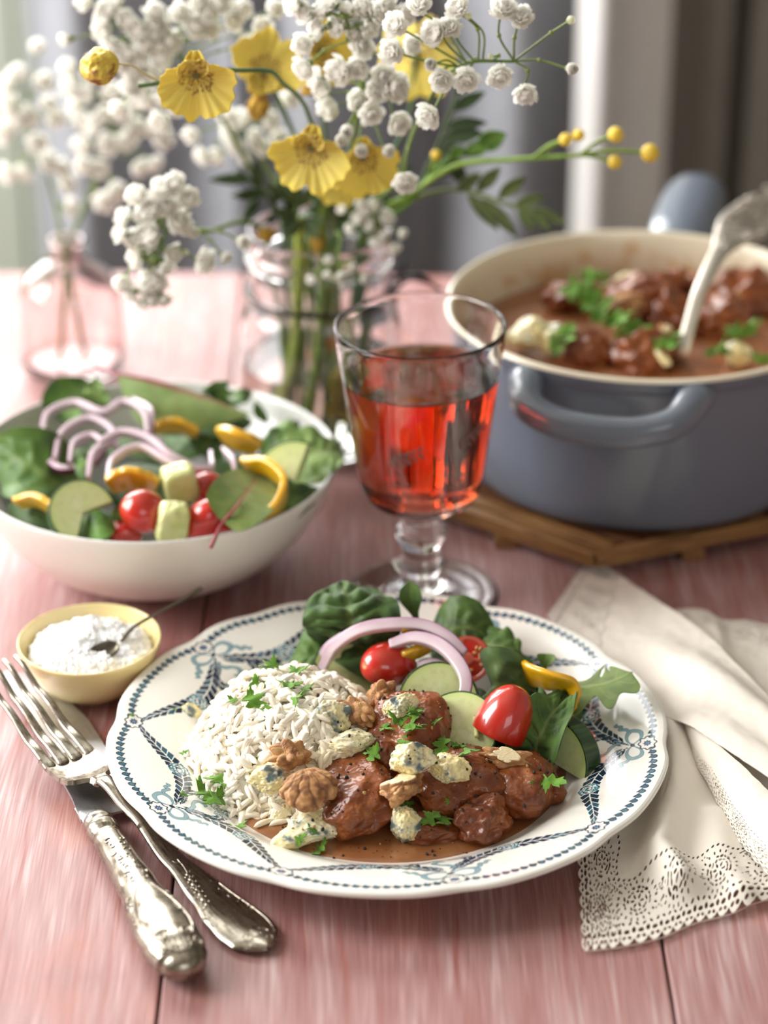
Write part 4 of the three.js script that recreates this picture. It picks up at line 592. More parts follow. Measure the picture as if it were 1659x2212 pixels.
leaf('spinach_leaf', 'dark spinach leaf lying behind the halved tomato', { base: [0.0224,0.018,-0.0915], ctrl: [0.0374,0.045,-0.0844], tip: [0.0546,0.02,-0.0881], side: [0.2, 0.55, -0.9], w: 0.0185, pucker: 0.0015, cup: -0.1, seed: 10, ...dk, col: [0.075, 0.15, 0.015] });
leaf('lettuce_leaf', 'curly green lettuce leaf to the right of the halved tomato', { base: [0.0403,0.018,-0.0915], ctrl: [0.0533,0.04,-0.0668], tip: [0.0704,0.018,-0.0698], side: [0.3, 0.3, -0.9], w: 0.0135, pucker: 0.0015, ruffle: 0.002, rf: 24, seed: 12, ...lt, col: [0.11, 0.21, 0.03] });
leaf('lettuce_leaf', 'broad matt green lettuce leaf behind the right tomato', { base: [0.0409,0.01,-0.0372], ctrl: [0.046,0.05,-0.0203], tip: [0.0722,0.02,-0.0455], side: [0.75, 0.5, -0.55], w: 0.0215, pucker: 0.0022, ruffle: 0.0016, rf: 17, seed: 15, nu: 34, nv: 44, col: [0.115, 0.20, 0.045], dark: [0.055, 0.115, 0.028] });
leaf('lettuce_leaf', 'crinkled lettuce leaf curling up right of the right tomato', { base: [0.0672,0.008,-0.0049], ctrl: [0.0686,0.04,0.0108], tip: [0.0857,0.028,-0.0344], side: [0.9, -0.15, 0.45], w: 0.0125, pucker: 0.002, ruffle: 0.0022, rf: 16, cup: 0.7, seed: 18, nu: 34, nv: 44, ...lt, col: [0.10, 0.21, 0.03], dark: [0.04, 0.11, 0.014] });
leaf('lettuce_leaf', 'dark frilly lettuce leaf low under the right tomato and cucumber wedge', { base: [0.0549,0.01,-0.0114], ctrl: [0.0665,0.024,0.0008], tip: [0.0811,0.008,-0.0088], side: [0.2, -0.5, 0.8], w: 0.012, pucker: 0.002, ruffle: 0.003, rf: 26, seed: 21, ...dk });
leaf('lettuce_leaf', 'green lettuce leaf edge between the tomato and the pepper strip', { base: [0.0622,0.012,-0.034], ctrl: [0.0632,0.034,-0.0225], tip: [0.0749,0.03,-0.023], side: [0.8, 0.4, -0.3], w: 0.0115, pucker: 0.0018, ruffle: 0.0022, seed: 24, col: [0.12, 0.21, 0.05], dark: [0.05, 0.11, 0.025] });
leaf('rocket_leaf', 'lobed pale green rocket leaf reaching over the right rim of the plate', { base: [0.0814,0.02,-0.0546], ctrl: [0.0965,0.03,-0.0291], tip: [0.1145,0.0345,-0.0413], side: [0.25, 0.12, -0.95], w: 0.0165, shape: 'arugula', seed: 5, cup: 0.08, nu: 40, nv: 80, veins: 4, col: [0.20, 0.29, 0.075], dark: [0.13, 0.21, 0.05], vein: [0.34, 0.42, 0.15] });
leaf('rocket_leaf', 'small curled rocket tip behind the yellow pepper strip', { base: [0.0728,0.022,-0.0567], ctrl: [0.0757,0.03,-0.0539], tip: [0.0755,0.033,-0.0607], side: [1, 0, -0.2], w: 0.0045, shape: 'lobe', cup: 0.5, seed: 7, ...lt });
leaf('rocket_leaf', 'thin rocket leaf trailing from the salad beside the small ball of meat', { base: [0.0692,0.012,-0.0045], ctrl: [0.0708,0.014,0.01], tip: [0.079,0.0098,0.013], side: [0.7, 0.2, -0.7], w: 0.0042, shape: 'lance', cup: 0.3, seed: 9, ...lt, col: [0.10, 0.2, 0.03] });
leaf('spinach_leaf', 'shaded green leaf under the yellow pepper strip', { base: [0.0804,0.015,-0.0537], ctrl: [0.0857,0.02,-0.0373], tip: [0.0898,0.01,-0.0352], side: [0.9, 0.1, -0.3], w: 0.009, seed: 11, col: [0.10, 0.16, 0.03] });
leaf('spinach_leaf', 'dark leaf in the middle of the salad under the cucumber half slice', { base: [0.0088,0.01,-0.0577], ctrl: [0.0218,0.026,-0.0564], tip: [0.0396,0.014,-0.0679], side: [0.2, 0.4, -0.9], w: 0.016, pucker: 0.001, seed: 13, ...dk });
leaf('spinach_leaf', 'dark leaf lying between the cucumber half slice and the right tomato', { base: [0.0282,0.01,-0.0453], ctrl: [0.0386,0.024,-0.0389], tip: [0.0489,0.01,-0.0212], side: [0.6, 0.5, -0.6], w: 0.014, pucker: 0.001, seed: 14, ...dk });
cucumber('pale cucumber slice peeping out between the rice and the left tomato', [-0.017,0.018,-0.0677], 0.0175, 0.004, 0, 6.2832, [-0.75, 0.25, 0]);
cucumber('cucumber half slice with dark skin in front of the left tomato', [0.0252,0.024,-0.032], 0.0185, 0.0035, 0.05, 3.1, [-0.55, -0.12, 0.05]);
cucumber('long pale cucumber wedge between the topmost meat and the right tomato', [0.0336,0.0225,-0.0085], 0.0190, 0.005, 0, 6.2832, [-0.9, -0.42, 0]);
cucumber('thick cucumber wedge with glossy dark green skin at the right end of the salad', [0.0789,0.01,-0.0057], 0.0200, 0.0095, -0.2, 1.5, [-0.25, -0.75, 0.1]);
tomato('whole plum cherry tomato at the left of the plate salad, beside the rice', [0.0018,0.031,-0.0539], 0.0138, 0.0107, [0.5, 0.45, 1.25], 3);
tomato('bullet-shaped red cherry tomato half standing at the right of the plate salad', [0.0532,0.0285,-0.0064], 0.0185, 0.0126, [-0.35, 0, -0.42], 5, { half: -0.006 });
tomato('halved cherry tomato showing its seeds behind the onion ring', [0.0394,0.027,-0.0658], 0.012, 0.0112, [-2.05, -0.2, 0], 8, { half: 0.0, face: 1 });
pepper('small yellow pepper piece behind the large onion ring', [[0.0091,0.046,-0.0581], [0.0134,0.047,-0.0581], [0.0199,0.045,-0.0572]], 0.0088, 0.0035, [0, 1, 0.5], { taper: (t) => 1.1 - 0.8 * t });
pepper('yellow pepper piece just above the left tomato, inside the onion rings', [[0.0083,0.036,-0.0522], [0.0152,0.038,-0.0539], [0.0207,0.037,-0.0599]], 0.0085, 0.0038, [0, 1, 0.5]);
pepper('bent yellow pepper strip at the right of the salad', [[0.0608,0.032,-0.0505], [0.0681,0.036,-0.0363], [0.0772,0.037,-0.0289], [0.0843,0.034,-0.029], [0.0863,0.026,-0.0295], [0.0846,0.014,-0.03]], 0.0145, 0.0034, [0, 1, 0.55], { taper: (t) => (t < 0.15 ? 0.6 + t * 2.6 : 1) * (1 - 0.35 * smooth(0.6, 1, t)) });
onion('large red onion ring arching over the left tomato', [[-0.0287,0.024,-0.0631], [-0.0233,0.036,-0.0616], [-0.0117,0.046,-0.0598], [0.0033,0.05,-0.0585], [0.0184,0.05,-0.0572], [0.0297,0.047,-0.0521], [0.0371,0.042,-0.0462]], 0.0062, 0.0042, [0, 0.75, 0.66], {});
onion('red onion ring curving in front of the halved tomato', [[0.0035,0.042,-0.0539], [0.0136,0.046,-0.0529], [0.0244,0.046,-0.0478], [0.0328,0.043,-0.0387], [0.0373,0.038,-0.0289], [0.0359,0.032,-0.0218], [0.031,0.026,-0.0187]], 0.0064, 0.0046, [0, 0.75, 0.66], {});
onion('lower left end of red onion with purple skin, leaning on the large ring', [[-0.0306,0.022,-0.0716], [-0.0266,0.03,-0.071], [-0.0186,0.038,-0.0702]], 0.0058, 0.0028, [0, 0.8, 0.6], {});
onion('short curl of red onion under the ring in front of the halved tomato', [[0.0162,0.032,-0.0505], [0.0237,0.034,-0.0488], [0.0333,0.031,-0.0455]], 0.0055, 0.004, [0, 0.75, 0.66], {});
onion('small end of red onion at the foot of the front onion ring', [[0.0396,0.026,-0.0356], [0.0384,0.022,-0.03], [0.033,0.019,-0.0268]], 0.0055, 0.004, [0, 0.75, 0.66], {});
{ const p = [0.0396,0.03,-0.0198], q = [0.0416,0.0255,-0.0007]; const g = tube([[0, 0, 0], [(q[0] - p[0]) / 2 + 0.0005, (q[1] - p[1]) / 2 + 0.001, (q[2] - p[2]) / 2], [q[0] - p[0], q[1] - p[1], q[2] - p[2]]], 0.0012, 20, 8); single('sprout_stalk', g, std({ color: 0xdfe39a, roughness: 0.5 }), 'thin pale yellow stalk lying across the long cucumber wedge', 'stalk', null, p); }

// ---------- chopped parsley and ground pepper ----------
const PR = 'chopped parsley on the rice', PM = 'chopped parsley on the meat', PP = 'scraps of parsley on the plate rim';
let fi = 0; const riceM = [scene.getObjectByName('rice')];
for (const [p, s, l] of [
  [[-0.0581,0.039,-0.0183], 0.0062, 'two-leaved parsley sprig standing out on the middle of the rice'], [[-0.0599,0.0376,-0.0039], 0.0068, 'larger parsley leaf hanging below the two-leaved sprig on the rice'], [[-0.0506,0.0386,-0.0304], 0.005, 'parsley leaf at the top left of the rice mound'], [[-0.0476,0.0059,-0.0918], 0.0054, 'topmost parsley leaf on the crest of the rice'], [[-0.0399,0.0401,-0.0279], 0.0052, 'parsley leaf on the crest of the rice, right of the topmost one'], [[-0.0431,0.0417,-0.0098], 0.0052, 'parsley leaf at the upper right of the rice'], [[-0.0391,0.0408,-0.0027], 0.0045, 'small frilly parsley leaf near the boldest blue cheese'], [[-0.0361,0.0416,-0.0125], 0.0044, 'narrow parsley leaf right of the rice crest'], [[-0.0669,0.035,-0.0089], 0.0032, 'tiny feathery parsley scrap left of the two-leaved sprig'], [[-0.0563,0.0266,0.022], 0.0044, 'two small parsley leaves beside the knobbly walnut on the rice'], [[-0.0763,0.0272,-0.003], 0.0032, 'parsley scrap on the left flank of the rice'], [[-0.0868,0.0059,-0.0561], 0.0050, 'folded parsley leaf at the left end of the rice'], [[-0.0719,0.014,0.0224], 0.0056, 'frilly parsley leaf at the lower left of the rice'], [[-0.0524,0.0059,-0.0944], 0.003, 'tiny parsley scrap at the back edge of the rice']]) flake(l, ...p, s, fi++, PR, riceM);
for (const [p, s, l] of [[[-0.0794,0.011,0.0288], 0.0066, 'long parsley leaf at the foot of the rice, over the blue garland'], [[-0.0726,0.0115,0.0332], 0.0062, 'bright frilly parsley leaf at the very front corner of the rice'], [[-0.0879,0.017,0.0356], 0.003, 'small parsley leaf lying on the blue garland at the left'], [[-0.068,0.0105,0.051], 0.0042, 'parsley leaf on the garland at the edge of the gravy'], [[-0.0626,0.0095,0.0481], 0.0036, 'curled parsley tip touching the edge of the gravy'], [[-0.09,0.015,-0.0017], 0.0022, 'parsley scrap alone on the white left rim'], [[-0.116,0.0208,-0.0247], 0.0016, 'speck of parsley beside the left printed rosette'], [[-0.0968,0.0165,-0.0381], 0.0011, 'tiniest speck of parsley on the white left rim']]) flake(l, ...p, s, fi++, PP, null);
for (const [p, s, l] of [[[0.0058,0.038,0.0076], 0.0052, 'long parsley leaf at the left on the topmost meat'], [[0.0103,0.038,0.0134], 0.005, 'parsley leaf in the middle of the topmost meat'], [[0.0136,0.039,0.0123], 0.0045, 'bright parsley leaf beside the middle one on the topmost meat'], [[0.0074,0.037,0.0175], 0.0045, 'parsley scrap low on the topmost meat'], [[0.0155,0.041,0.0031], 0.005, 'curled parsley leaf high on the topmost meat'], [[0.0144,0.04,0.0077], 0.004, 'parsley leaf between the curled and the bright one'], [[0.0223,0.04,0.0062], 0.0034, 'fern-like parsley tip near the right edge of the topmost meat'], [[-0.0003,0.038,0.0084], 0.0036, 'thin parsley blade beside the dark walnut half'], [[0.0271,0.036,0.014], 0.0062, 'upright frilly parsley sprig above the melted cheese'], [[0.0248,0.034,0.0233], 0.005, 'parsley leaf left of the melted cheese crumb'], [[0.0345,0.033,0.0119], 0.005, 'feathery parsley sprig against the long cucumber wedge'], [[0.0356,0.032,0.024], 0.0055, 'parsley leaf on the back of the broad domed meat'], [[0.0054,0.036,0.0272], 0.0038, 'parsley blades left of the two-lobed cheese'], [[0.0098,0.038,0.0273], 0.0036, 'pale parsley leaf on top of the two-lobed cheese'], [[0.0217,0.013,0.0497], 0.0062, 'parsley leaf lying across the front gravy by the standing cheese'], [[0.0271,0.014,0.0498], 0.0055, 'parsley leaf beside the kidney-shaped meat'], [[0.0717,0.0135,0.0304], 0.0066, 'large parsley leaf on the small ball end of the stew'], [[-0.0042,0.017,0.0239], 0.005, 'upright parsley leaf in the gap right of the left meat slice'], [[-0.007,0.037,0.0183], 0.004, 'parsley blade stuck in the cream wedge of cheese'], [[-0.027,0.0175,0.0622], 0.0048, 'folded parsley leaf on the long front cheese crumb'], [[-0.0364,0.012,0.0601], 0.0034, 'parsley scrap on the tail of the long front cheese crumb'], [[-0.0298,0.0066,0.0579], 0.0032, 'parsley scrap floating in the gravy in front of the long cheese'], [[0.028,0.036,0.0448], 0.0016, 'speck of parsley on the melted cheese crumb']]) flake(l, ...p, s, fi++, PM);
{
  const R = rng(44), list = [], dots = foods.filter((o) => ['meat', 'gravy', 'cheese'].includes(o.userData.category)); const bits = [0, 1, 2].map((k) => { const g = blob(1, (x, y, z) => { const q = 1 + 0.5 * ns(x * 3 + k * 5, y * 3, z * 3); return [x * q, y * q * 0.7, z * q]; }); return g; });
  for (let i = 0; i < 620; i++) { const x = lerp(-0.05, 0.078, R()), z = lerp(-0.03, 0.066, R()), tan = R() < 0.27; if (Math.hypot(x - PLATE[0], z - PLATE[2]) > 0.0825 || (x < -0.01 && z < 0.005)) continue; const y = rest(dots, x, z, 0); if (y < 0.005) continue; const s = (0.00022 + 0.00075 * R() ** 3) * (tan ? 0.9 : 1); const g = xf(bits[i % 3].clone(), { p: [x, y + s * 0.35, z], r: [R() * 6, R() * 6, R() * 6], s }); paint(g, () => (tan ? [0.52, 0.33, 0.13] : [0.022, 0.017, 0.014])); list.push(g); }
  single('ground_pepper', merge(list), std({ color: 0xffffff, vertexColors: true, roughness: 0.7 }), 'coarsely ground black and tan pepper sprinkled over the meat, cheese and gravy', 'pepper').userData.kind = 'stuff';
}

// ---------- stew in the casserole ----------
{
  const y0 = 0.0835, g = sheet(96, 20, (u, v) => { const a = u * 6.2832, r = Math.max(0.0005, v) * 0.0992; return [Math.cos(a) * r, 0.0016 * ns(Math.cos(a) * r * 60, 1, Math.sin(a) * r * 60) * (1 - v ** 6), Math.sin(a) * r]; }, 0);
  paint(g, (x, y, z) => mix3([0.36, 0.135, 0.05], [0.24, 0.08, 0.026], smooth(-0.25, 0.3, fbm(x * 60, 1, z * 60, 3))));
  single('stew_sauce', g, phys({ color: 0xffffff, vertexColors: true, roughness: 0.42, clearcoat: 0.5, clearcoatRoughness: 0.3, side: THREE.DoubleSide }), 'brown stew sauce filling the casserole', 'sauce', null, [POT[0], y0, POT[2]]);
  const G = { group: 'chunks of meat in the casserole', d: 18, off: 1, lump: 0.3, e: 2.3 };
  let k = 0; for (const [l, c, s] of [
    ['meat chunk at the heart of the casserole, under the tan crumbs', [0.1461,0.09,-0.3512], 0.019], ['dark meat chunk at the near rim of the casserole, left of the spoon', [0.1402,0.086,-0.2847], 0.0165], ['meat chunk at the near rim between cheese and the dark chunk', [0.1081,0.085,-0.2895], 0.0135], ['orange-brown meat chunk left of the parsley heap in the casserole', [0.1044,0.086,-0.3629], 0.0125], ['meat chunk right behind the spoon in the casserole', [0.1828,0.087,-0.3349], 0.017], ['meat chunk at the far right of the casserole', [0.2052,0.086,-0.3643], 0.0165], ['meat chunk between tan crumbs and spoon', [0.1607,0.088,-0.3326], 0.0145], ['meat chunk behind the yellow cheese in the casserole', [0.1719,0.086,-0.3768], 0.0125]]) { c[1] += 0.003; const m = meat(l, c, [s * 1.18, s * 0.7, s * 1.0], [0.1 * k, k * 1.3, 0.1], 20 + k * 2.7, G); k++; }
  const C = { off: 1, d: 20, group: 'lumps of blue cheese in the casserole' };
  cheese('large crumbly lump of blue cheese at the left inside the casserole', [0.0783,0.094,-0.2976], [0.0115, 0.0105, 0.011], [0.2, 0.3, 0], 41, { ...C, blue: 0.35 });
  cheese('second lump of blue cheese with blue spots, right beside the large one in the casserole', [0.0902,0.0925,-0.2948], [0.0085, 0.0095, 0.009], [0.1, 0.8, 0.2], 43, { ...C, blue: 0.6 });
  cheese('flat yellowish lump of cheese at the back of the stew in the casserole', [0.1399,0.097,-0.3636], [0.0150, 0.0058, 0.0085], [0, 0.1, 0], 45, { ...C, blue: 0.1 });
  cheese('slim sliver of cheese leaning on the dark chunk left of the spoon', [0.1459,0.092,-0.2753], [0.004, 0.0035, 0.0105], [0.3, 0.6, 0.5], 47, { ...C, blue: 0.1, d: 14 });
  cheese('yellow cheese lump near the right rim of the casserole', [0.189,0.09,-0.2793], [0.0075, 0.0075, 0.007], [0.1, 0.3, 0.1], 49, { ...C, blue: 0.05, d: 14 });
  const W = { off: 1, group: 'walnut pieces in the casserole', d: 20 };
  walnut('pale brown crumbled walnut piece on top of the stew', [0.1329,0.102,-0.3241], [0.0125, 0.0068, 0.0085], [0.2, 0.3, 0.1], 31, W);
  walnut('walnut piece standing between crumbled walnut and spoon in the stew', [0.1514,0.097,-0.2906], [0.0045, 0.0075, 0.0045], [0.2, 0.3, 0.3], 33, { ...W, cut: [0.2, 0.9, 0.3, 0.6] });
  const sprigs = [1, 2, 3].map((k) => { const R = rng(k * 19), l = []; for (let i = 0; i < 7; i++) l.push(xf(flakes[(i + k) % 6].clone(), { p: [(R() - 0.5) * 1.1, 0.5 * R(), (R() - 0.5) * 1.1], r: [(R() - 0.2) * 1.6, R() * 6.28, (R() - 0.5) * 1.6], s: 0.55 + 0.3 * R() })); return merge(l); });
  const add = (x, s, l, i) => { const m = single('parsley_sprig', sprigs[i % 3], herbMat, l, 'parsley', 'parsley sprigs on the stew', x); m.scale.setScalar(s * 1.25); m.rotation.set(0.2, i * 1.7, 0, 'YXZ'); };
  add([0.1109,0.1,-0.3357], 0.0105, 'dark parsley sprig at the back left of the stew', 50); add([0.1205,0.098,-0.3597], 0.008, 'parsley sprig beside the yellowish cheese in the stew', 51); add([0.1145,0.1,-0.3157], 0.0085, 'parsley sprig left of the crumbled walnut in the stew', 52); add([0.121,0.098,-0.301], 0.0085, 'bright parsley leaf in the middle of the stew', 53);
  add([0.1291,0.098,-0.2895], 0.0098, 'largest bright parsley leaf near the front of the stew', 54); add([0.0974,0.095,-0.2827], 0.0075, 'parsley leaf right of the blue-spotted cheese lump', 55); add([0.0909,0.093,-0.2731], 0.006, 'parsley leaf at the near rim under the cheese lumps', 56); add([0.1503,0.096,-0.2767], 0.0075, 'parsley leaf between sliver of cheese and spoon', 57);
  add([0.1929,0.095,-0.2852], 0.010, 'parsley sprig above the yellow lump at the right of the stew', 58); add([0.1766,0.092,-0.2735], 0.007, 'parsley leaf left of the yellow lump at the right rim', 59); add([0.1719,0.094,-0.3328], 0.006, 'dark parsley leaf behind the spoon', 60); add([0.199,0.09,-0.2646], 0.0065, 'parsley leaf at the right near rim of the casserole', 61);
  // serving spoon
  const bright = std({ color: 0xcfc8bd, metalness: 1, roughness: 0.45 });
  const pts = [[0.1591,0.078,-0.2856], [0.1595,0.092,-0.2772], [0.1633,0.106,-0.2834], [0.1681,0.118,-0.2931], [0.1806,0.1267,-0.325], [0.1969,0.1287,-0.362], [0.2134,0.1279,-0.392], [0.234,0.1262,-0.425]], o = pts[0], rel = pts.map((p) => [p[0] - o[0], p[1] - o[1], p[2] - o[2]]);
  const sp = thing('serving_spoon', 'silver serving spoon with richly embossed handle standing in the stew', 'spoon', o), up = [-0.35, 0.35, 0.9];
  const hd = part('handle', tube(rel, (t) => [0.0050 - 0.0014 * Math.sin(Math.min(1, t / 0.62) * 3.14) + 0.0088 * smooth(0.58, 0.76, t) - 0.004 * smooth(0.85, 1, t), 0.0022], 90, 18, { up, e: 2.6 }), bright, sp);
  const c = curve(rel), list = [], R = rng(5), T = V(), X = V(), N = V(); for (let i = 0; i < 90; i++) { const t = 0.6 + 0.36 * R(), p = c.getPoint(t); c.getTangent(t, T); X.crossVectors(T, V(...up)).normalize(); N.crossVectors(X, T); const w = 0.0105 * smooth(0.58, 0.76, t) + 0.003, q = (R() * 2 - 1) * w * 0.85; p.addScaledVector(X, q).addScaledVector(N, 0.0019); const b = ico(1).clone(); b.computeVertexNormals(); b.setAttribute('uv', new THREE.Float32BufferAttribute(new Float32Array(b.attributes.position.count * 2), 2)); list.push(xf(b, { p: [p.x, p.y, p.z], s: [0.0015, 0.0007, 0.0013] })); }
  part('relief', merge(list), bright, hd);
}

// ---------- the salad in the white bowl ----------
{
  const fl = [[-0.05,0.02,0.4],[0.03,0.04,1.7],[-0.02,-0.05,2.9],[0.05,-0.02,4.1],[0.0,0.0,5.2],[-0.06,-0.02,0.9],[0.02,-0.055,2.2],[-0.03,0.05,3.6]], names = ['left', 'front right', 'back', 'right', 'middle', 'far left', 'back right', 'front left'];
  fl.forEach(([x, z, a], i) => { const b = [SB[0] + x - 0.02 * Math.cos(a), 0.034, SB[2] + z - 0.02 * Math.sin(a)], t = [SB[0] + x + 0.024 * Math.cos(a), 0.04, SB[2] + z + 0.024 * Math.sin(a)]; leaf('spinach_leaf', 'half-hidden dark leaf under the salad at the ' + names[i] + ' of the white bowl', { base: b, ctrl: [(b[0] + t[0]) / 2, 0.064, (b[2] + t[2]) / 2], tip: t, side: [Math.sin(a), 0.1, -Math.cos(a)], w: 0.026, pucker: 0.001, seed: 30 + i, nu: 16, nv: 20, ...dk2(i) }, 'bottom leaves in the white bowl'); });
  function dk2(i) { return { col: [0.06 + 0.01 * (i % 3), 0.14 + 0.015 * (i % 3), 0.016], dark: [0.024, 0.068, 0.009] }; }
  const low = { nu: 18, nv: 24 };
  leaf('spinach_leaf', 'large dark spinach leaf at the left side of the white bowl', { base: [-0.1547,0.048,-0.1875], ctrl: [-0.179,0.078,-0.1798], tip: [-0.2038,0.064,-0.2141], side: [0.35, -0.55, 0.75], w: 0.0235, pucker: 0.0016, seed: 50, cup: -0.1, col: [0.095, 0.20, 0.022], dark: [0.05, 0.13, 0.014] });
  leaf('spinach_leaf', 'dark rounded leaf at the far left back of the white bowl', { base: [-0.1699,0.05,-0.2717], ctrl: [-0.1745,0.072,-0.2686], tip: [-0.1601,0.066,-0.2964], side: [0.5, -0.5, 0.7], w: 0.0155, seed: 52, ...low, col: [0.105, 0.22, 0.02], dark: [0.05, 0.13, 0.012] });
  leaf('rocket_leaf', 'curly light green leaf behind the onion rings in the white bowl', { base: [-0.1538,0.055,-0.2758], ctrl: [-0.1546,0.07,-0.2671], tip: [-0.1552,0.078,-0.2764], side: [1, 0.1, 0.2], w: 0.0085, ruffle: 0.002, seed: 54, ...low, col: [0.24, 0.36, 0.10], dark: [0.13, 0.25, 0.05] });
  leaf('chard_leaf', 'long pale chard leaf with a red stalk rising at the back of the white bowl', { base: [-0.1411,0.086,-0.2628], ctrl: [-0.1166,0.088,-0.2499], tip: [-0.0704,0.072,-0.2422], half: 1, side: [-0.1, -0.75, 0.62], w: 0.0250, seed: 56, shape: 'lance', cup: -0.35, stalk: [-0.1552,0.086,-0.2737], stalkCol: [0.40, 0.05, 0.09], col: [0.32, 0.44, 0.16], dark: [0.22, 0.34, 0.10], vein: [0.45, 0.10, 0.14] });
  leaf('spinach_leaf', 'dark green leaf below the pale chard leaf in the white bowl', { base: [-0.1072,0.062,-0.2579], ctrl: [-0.0892,0.074,-0.2322], tip: [-0.0701,0.062,-0.255], side: [0, 0.35, -0.9], w: 0.0125, seed: 58, ...low, ...dk2(1) });
  leaf('spinach_leaf', 'shaded dark leaf in the middle of the white bowl behind the purple onion', { base: [-0.0978,0.05,-0.2402], ctrl: [-0.0848,0.066,-0.235], tip: [-0.0889,0.064,-0.2624], side: [0.9, 0.2, 0.2], w: 0.013, seed: 60, ...low, ...dk2(0) });
  leaf('rocket_leaf', 'tall rocket tip at the back right of the white bowl', { base: [-0.0871,0.06,-0.271], ctrl: [-0.0861,0.076,-0.254], tip: [-0.09,0.084,-0.2576], side: [1, 0, 0.2], w: 0.0095, shape: 'arugula', seed: 62, ...low, col: [0.19, 0.33, 0.06] });
  leaf('rocket_leaf', 'rocket leaf bending right at the back rim of the white bowl', { base: [-0.0846,0.062,-0.2726], ctrl: [-0.0778,0.073,-0.2664], tip: [-0.071,0.068,-0.2786], side: [0.2, 0.3, -0.9], w: 0.0065, seed: 64, ...low, col: [0.12, 0.25, 0.03] });
  leaf('rocket_leaf', 'narrow rocket leaf standing against the right inner wall of the white bowl', { base: [-0.0634,0.054,-0.2691], ctrl: [-0.066,0.064,-0.2594], tip: [-0.069,0.07,-0.2635], side: [1, 0, 0.3], w: 0.0038, shape: 'lance', seed: 66, ...low, col: [0.17, 0.30, 0.06] });
  leaf('rocket_leaf', 'looped rocket leaf at the right inner wall of the white bowl', { base: [-0.0652,0.052,-0.2502], ctrl: [-0.0557,0.072,-0.2394], tip: [-0.0443,0.062,-0.2406], side: [0.4, 0.3, -0.8], w: 0.0085, shape: 'arugula', seed: 68, ...low, col: [0.20, 0.34, 0.07] });
  leaf('rocket_leaf', 'rocket leaf in front of the looped one in the white bowl', { base: [-0.066,0.05,-0.2402], ctrl: [-0.0555,0.064,-0.228], tip: [-0.046,0.058,-0.2321], side: [0.3, -0.4, 0.8], w: 0.010, shape: 'lance', ruffle: 0.001, seed: 70, ...low, col: [0.12, 0.24, 0.03] });
  leaf('lettuce_leaf', 'pale green lettuce leaf hanging over the right rim of the white bowl', { base: [-0.0498,0.056,-0.2006], ctrl: [-0.033,0.076,-0.2029], tip: [-0.0209,0.062,-0.2127], side: [0.5, -0.35, 0.8], w: 0.0195, pucker: 0.0014, ruffle: 0.0012, seed: 72, ...low, col: [0.27, 0.40, 0.12], dark: [0.17, 0.30, 0.06], vein: [0.42, 0.50, 0.22] });
  leaf('lettuce_leaf', 'green lettuce edge along the right front rim of the white bowl', { base: [-0.0673,0.05,-0.1656], ctrl: [-0.0482,0.062,-0.1574], tip: [-0.0326,0.06,-0.1794], side: [0.4, -0.5, 0.75], w: 0.012, ruffle: 0.0012, seed: 74, ...low, ...dk2(2), col: [0.11, 0.22, 0.03] });
  leaf('chard_leaf', 'olive chard leaf with a crimson stalk hanging over the front rim of the white bowl', { base: [-0.0784,0.066,-0.1307], ctrl: [-0.0696,0.076,-0.1325], tip: [-0.0631,0.066,-0.1831], side: [0.85, -0.3, 0.45], w: 0.0165, seed: 76, shape: 'round', cup: 0.1, stalk: [-0.0834,0.062,-0.1123], stalkCol: [0.33, 0.045, 0.05], col: [0.19, 0.27, 0.05], dark: [0.12, 0.20, 0.03], vein: [0.36, 0.06, 0.07] });
  leaf('spinach_leaf', 'dark leaf along the left front rim of the white bowl', { base: [-0.1897,0.052,-0.177], ctrl: [-0.1755,0.058,-0.1602], tip: [-0.1572,0.05,-0.158], side: [0.2, 0.5, -0.8], w: 0.010, seed: 78, ...low, ...dk2(0) });
  leaf('spinach_leaf', 'small bright green leaf at the front rim under the cucumber in the white bowl', { base: [-0.1456,0.056,-0.1391], ctrl: [-0.139,0.064,-0.1336], tip: [-0.1324,0.058,-0.1402], side: [0.2, -0.5, 0.8], w: 0.0095, seed: 80, ...low, col: [0.12, 0.28, 0.03] });
  leaf('spinach_leaf', 'tiny cupped green leaf beside the round tomato in the white bowl', { base: [-0.1295,0.06,-0.1438], ctrl: [-0.1297,0.066,-0.1396], tip: [-0.1288,0.066,-0.1496], side: [0.9, 0, 0.3], w: 0.0042, cup: 0.6, seed: 82, ...low, col: [0.10, 0.22, 0.03] });
  leaf('rocket_leaf', 'twisted green rocket strip running down from the onion rings in the white bowl', { base: [-0.154,0.074,-0.188], ctrl: [-0.1519,0.072,-0.1762], tip: [-0.1475,0.062,-0.1728], side: [0.9, 0.1, 0.2], w: 0.0038, shape: 'lance', seed: 84, ...low, col: [0.16, 0.33, 0.05] });
  const O = { group: 'red onion curls in the white bowl' }, u = [0, 0.8, 0.6];
  onion('long wavy red onion curl across the back left of the white bowl', [[-0.1763,0.07,-0.2154], [-0.175,0.077,-0.2315], [-0.162,0.08,-0.2382], [-0.1454,0.079,-0.2289], [-0.1365,0.081,-0.2372], [-0.1254,0.08,-0.229], [-0.1214,0.074,-0.2126]], 0.0076, 0.0026, u, O);
  onion('red onion curl at the outer left of the onion heap in the bowl', [[-0.1789,0.066,-0.2266], [-0.1738,0.066,-0.2045], [-0.164,0.066,-0.1889], [-0.1547,0.066,-0.19]], 0.0076, 0.0026, u, { ...O, flip: 1 });
  onion('round middle red onion ring of the heap in the bowl', [[-0.1672,0.07,-0.1909], [-0.1647,0.077,-0.209], [-0.1527,0.08,-0.2188], [-0.1401,0.078,-0.2108], [-0.1353,0.072,-0.1921]], 0.0076, 0.0024, u, O);
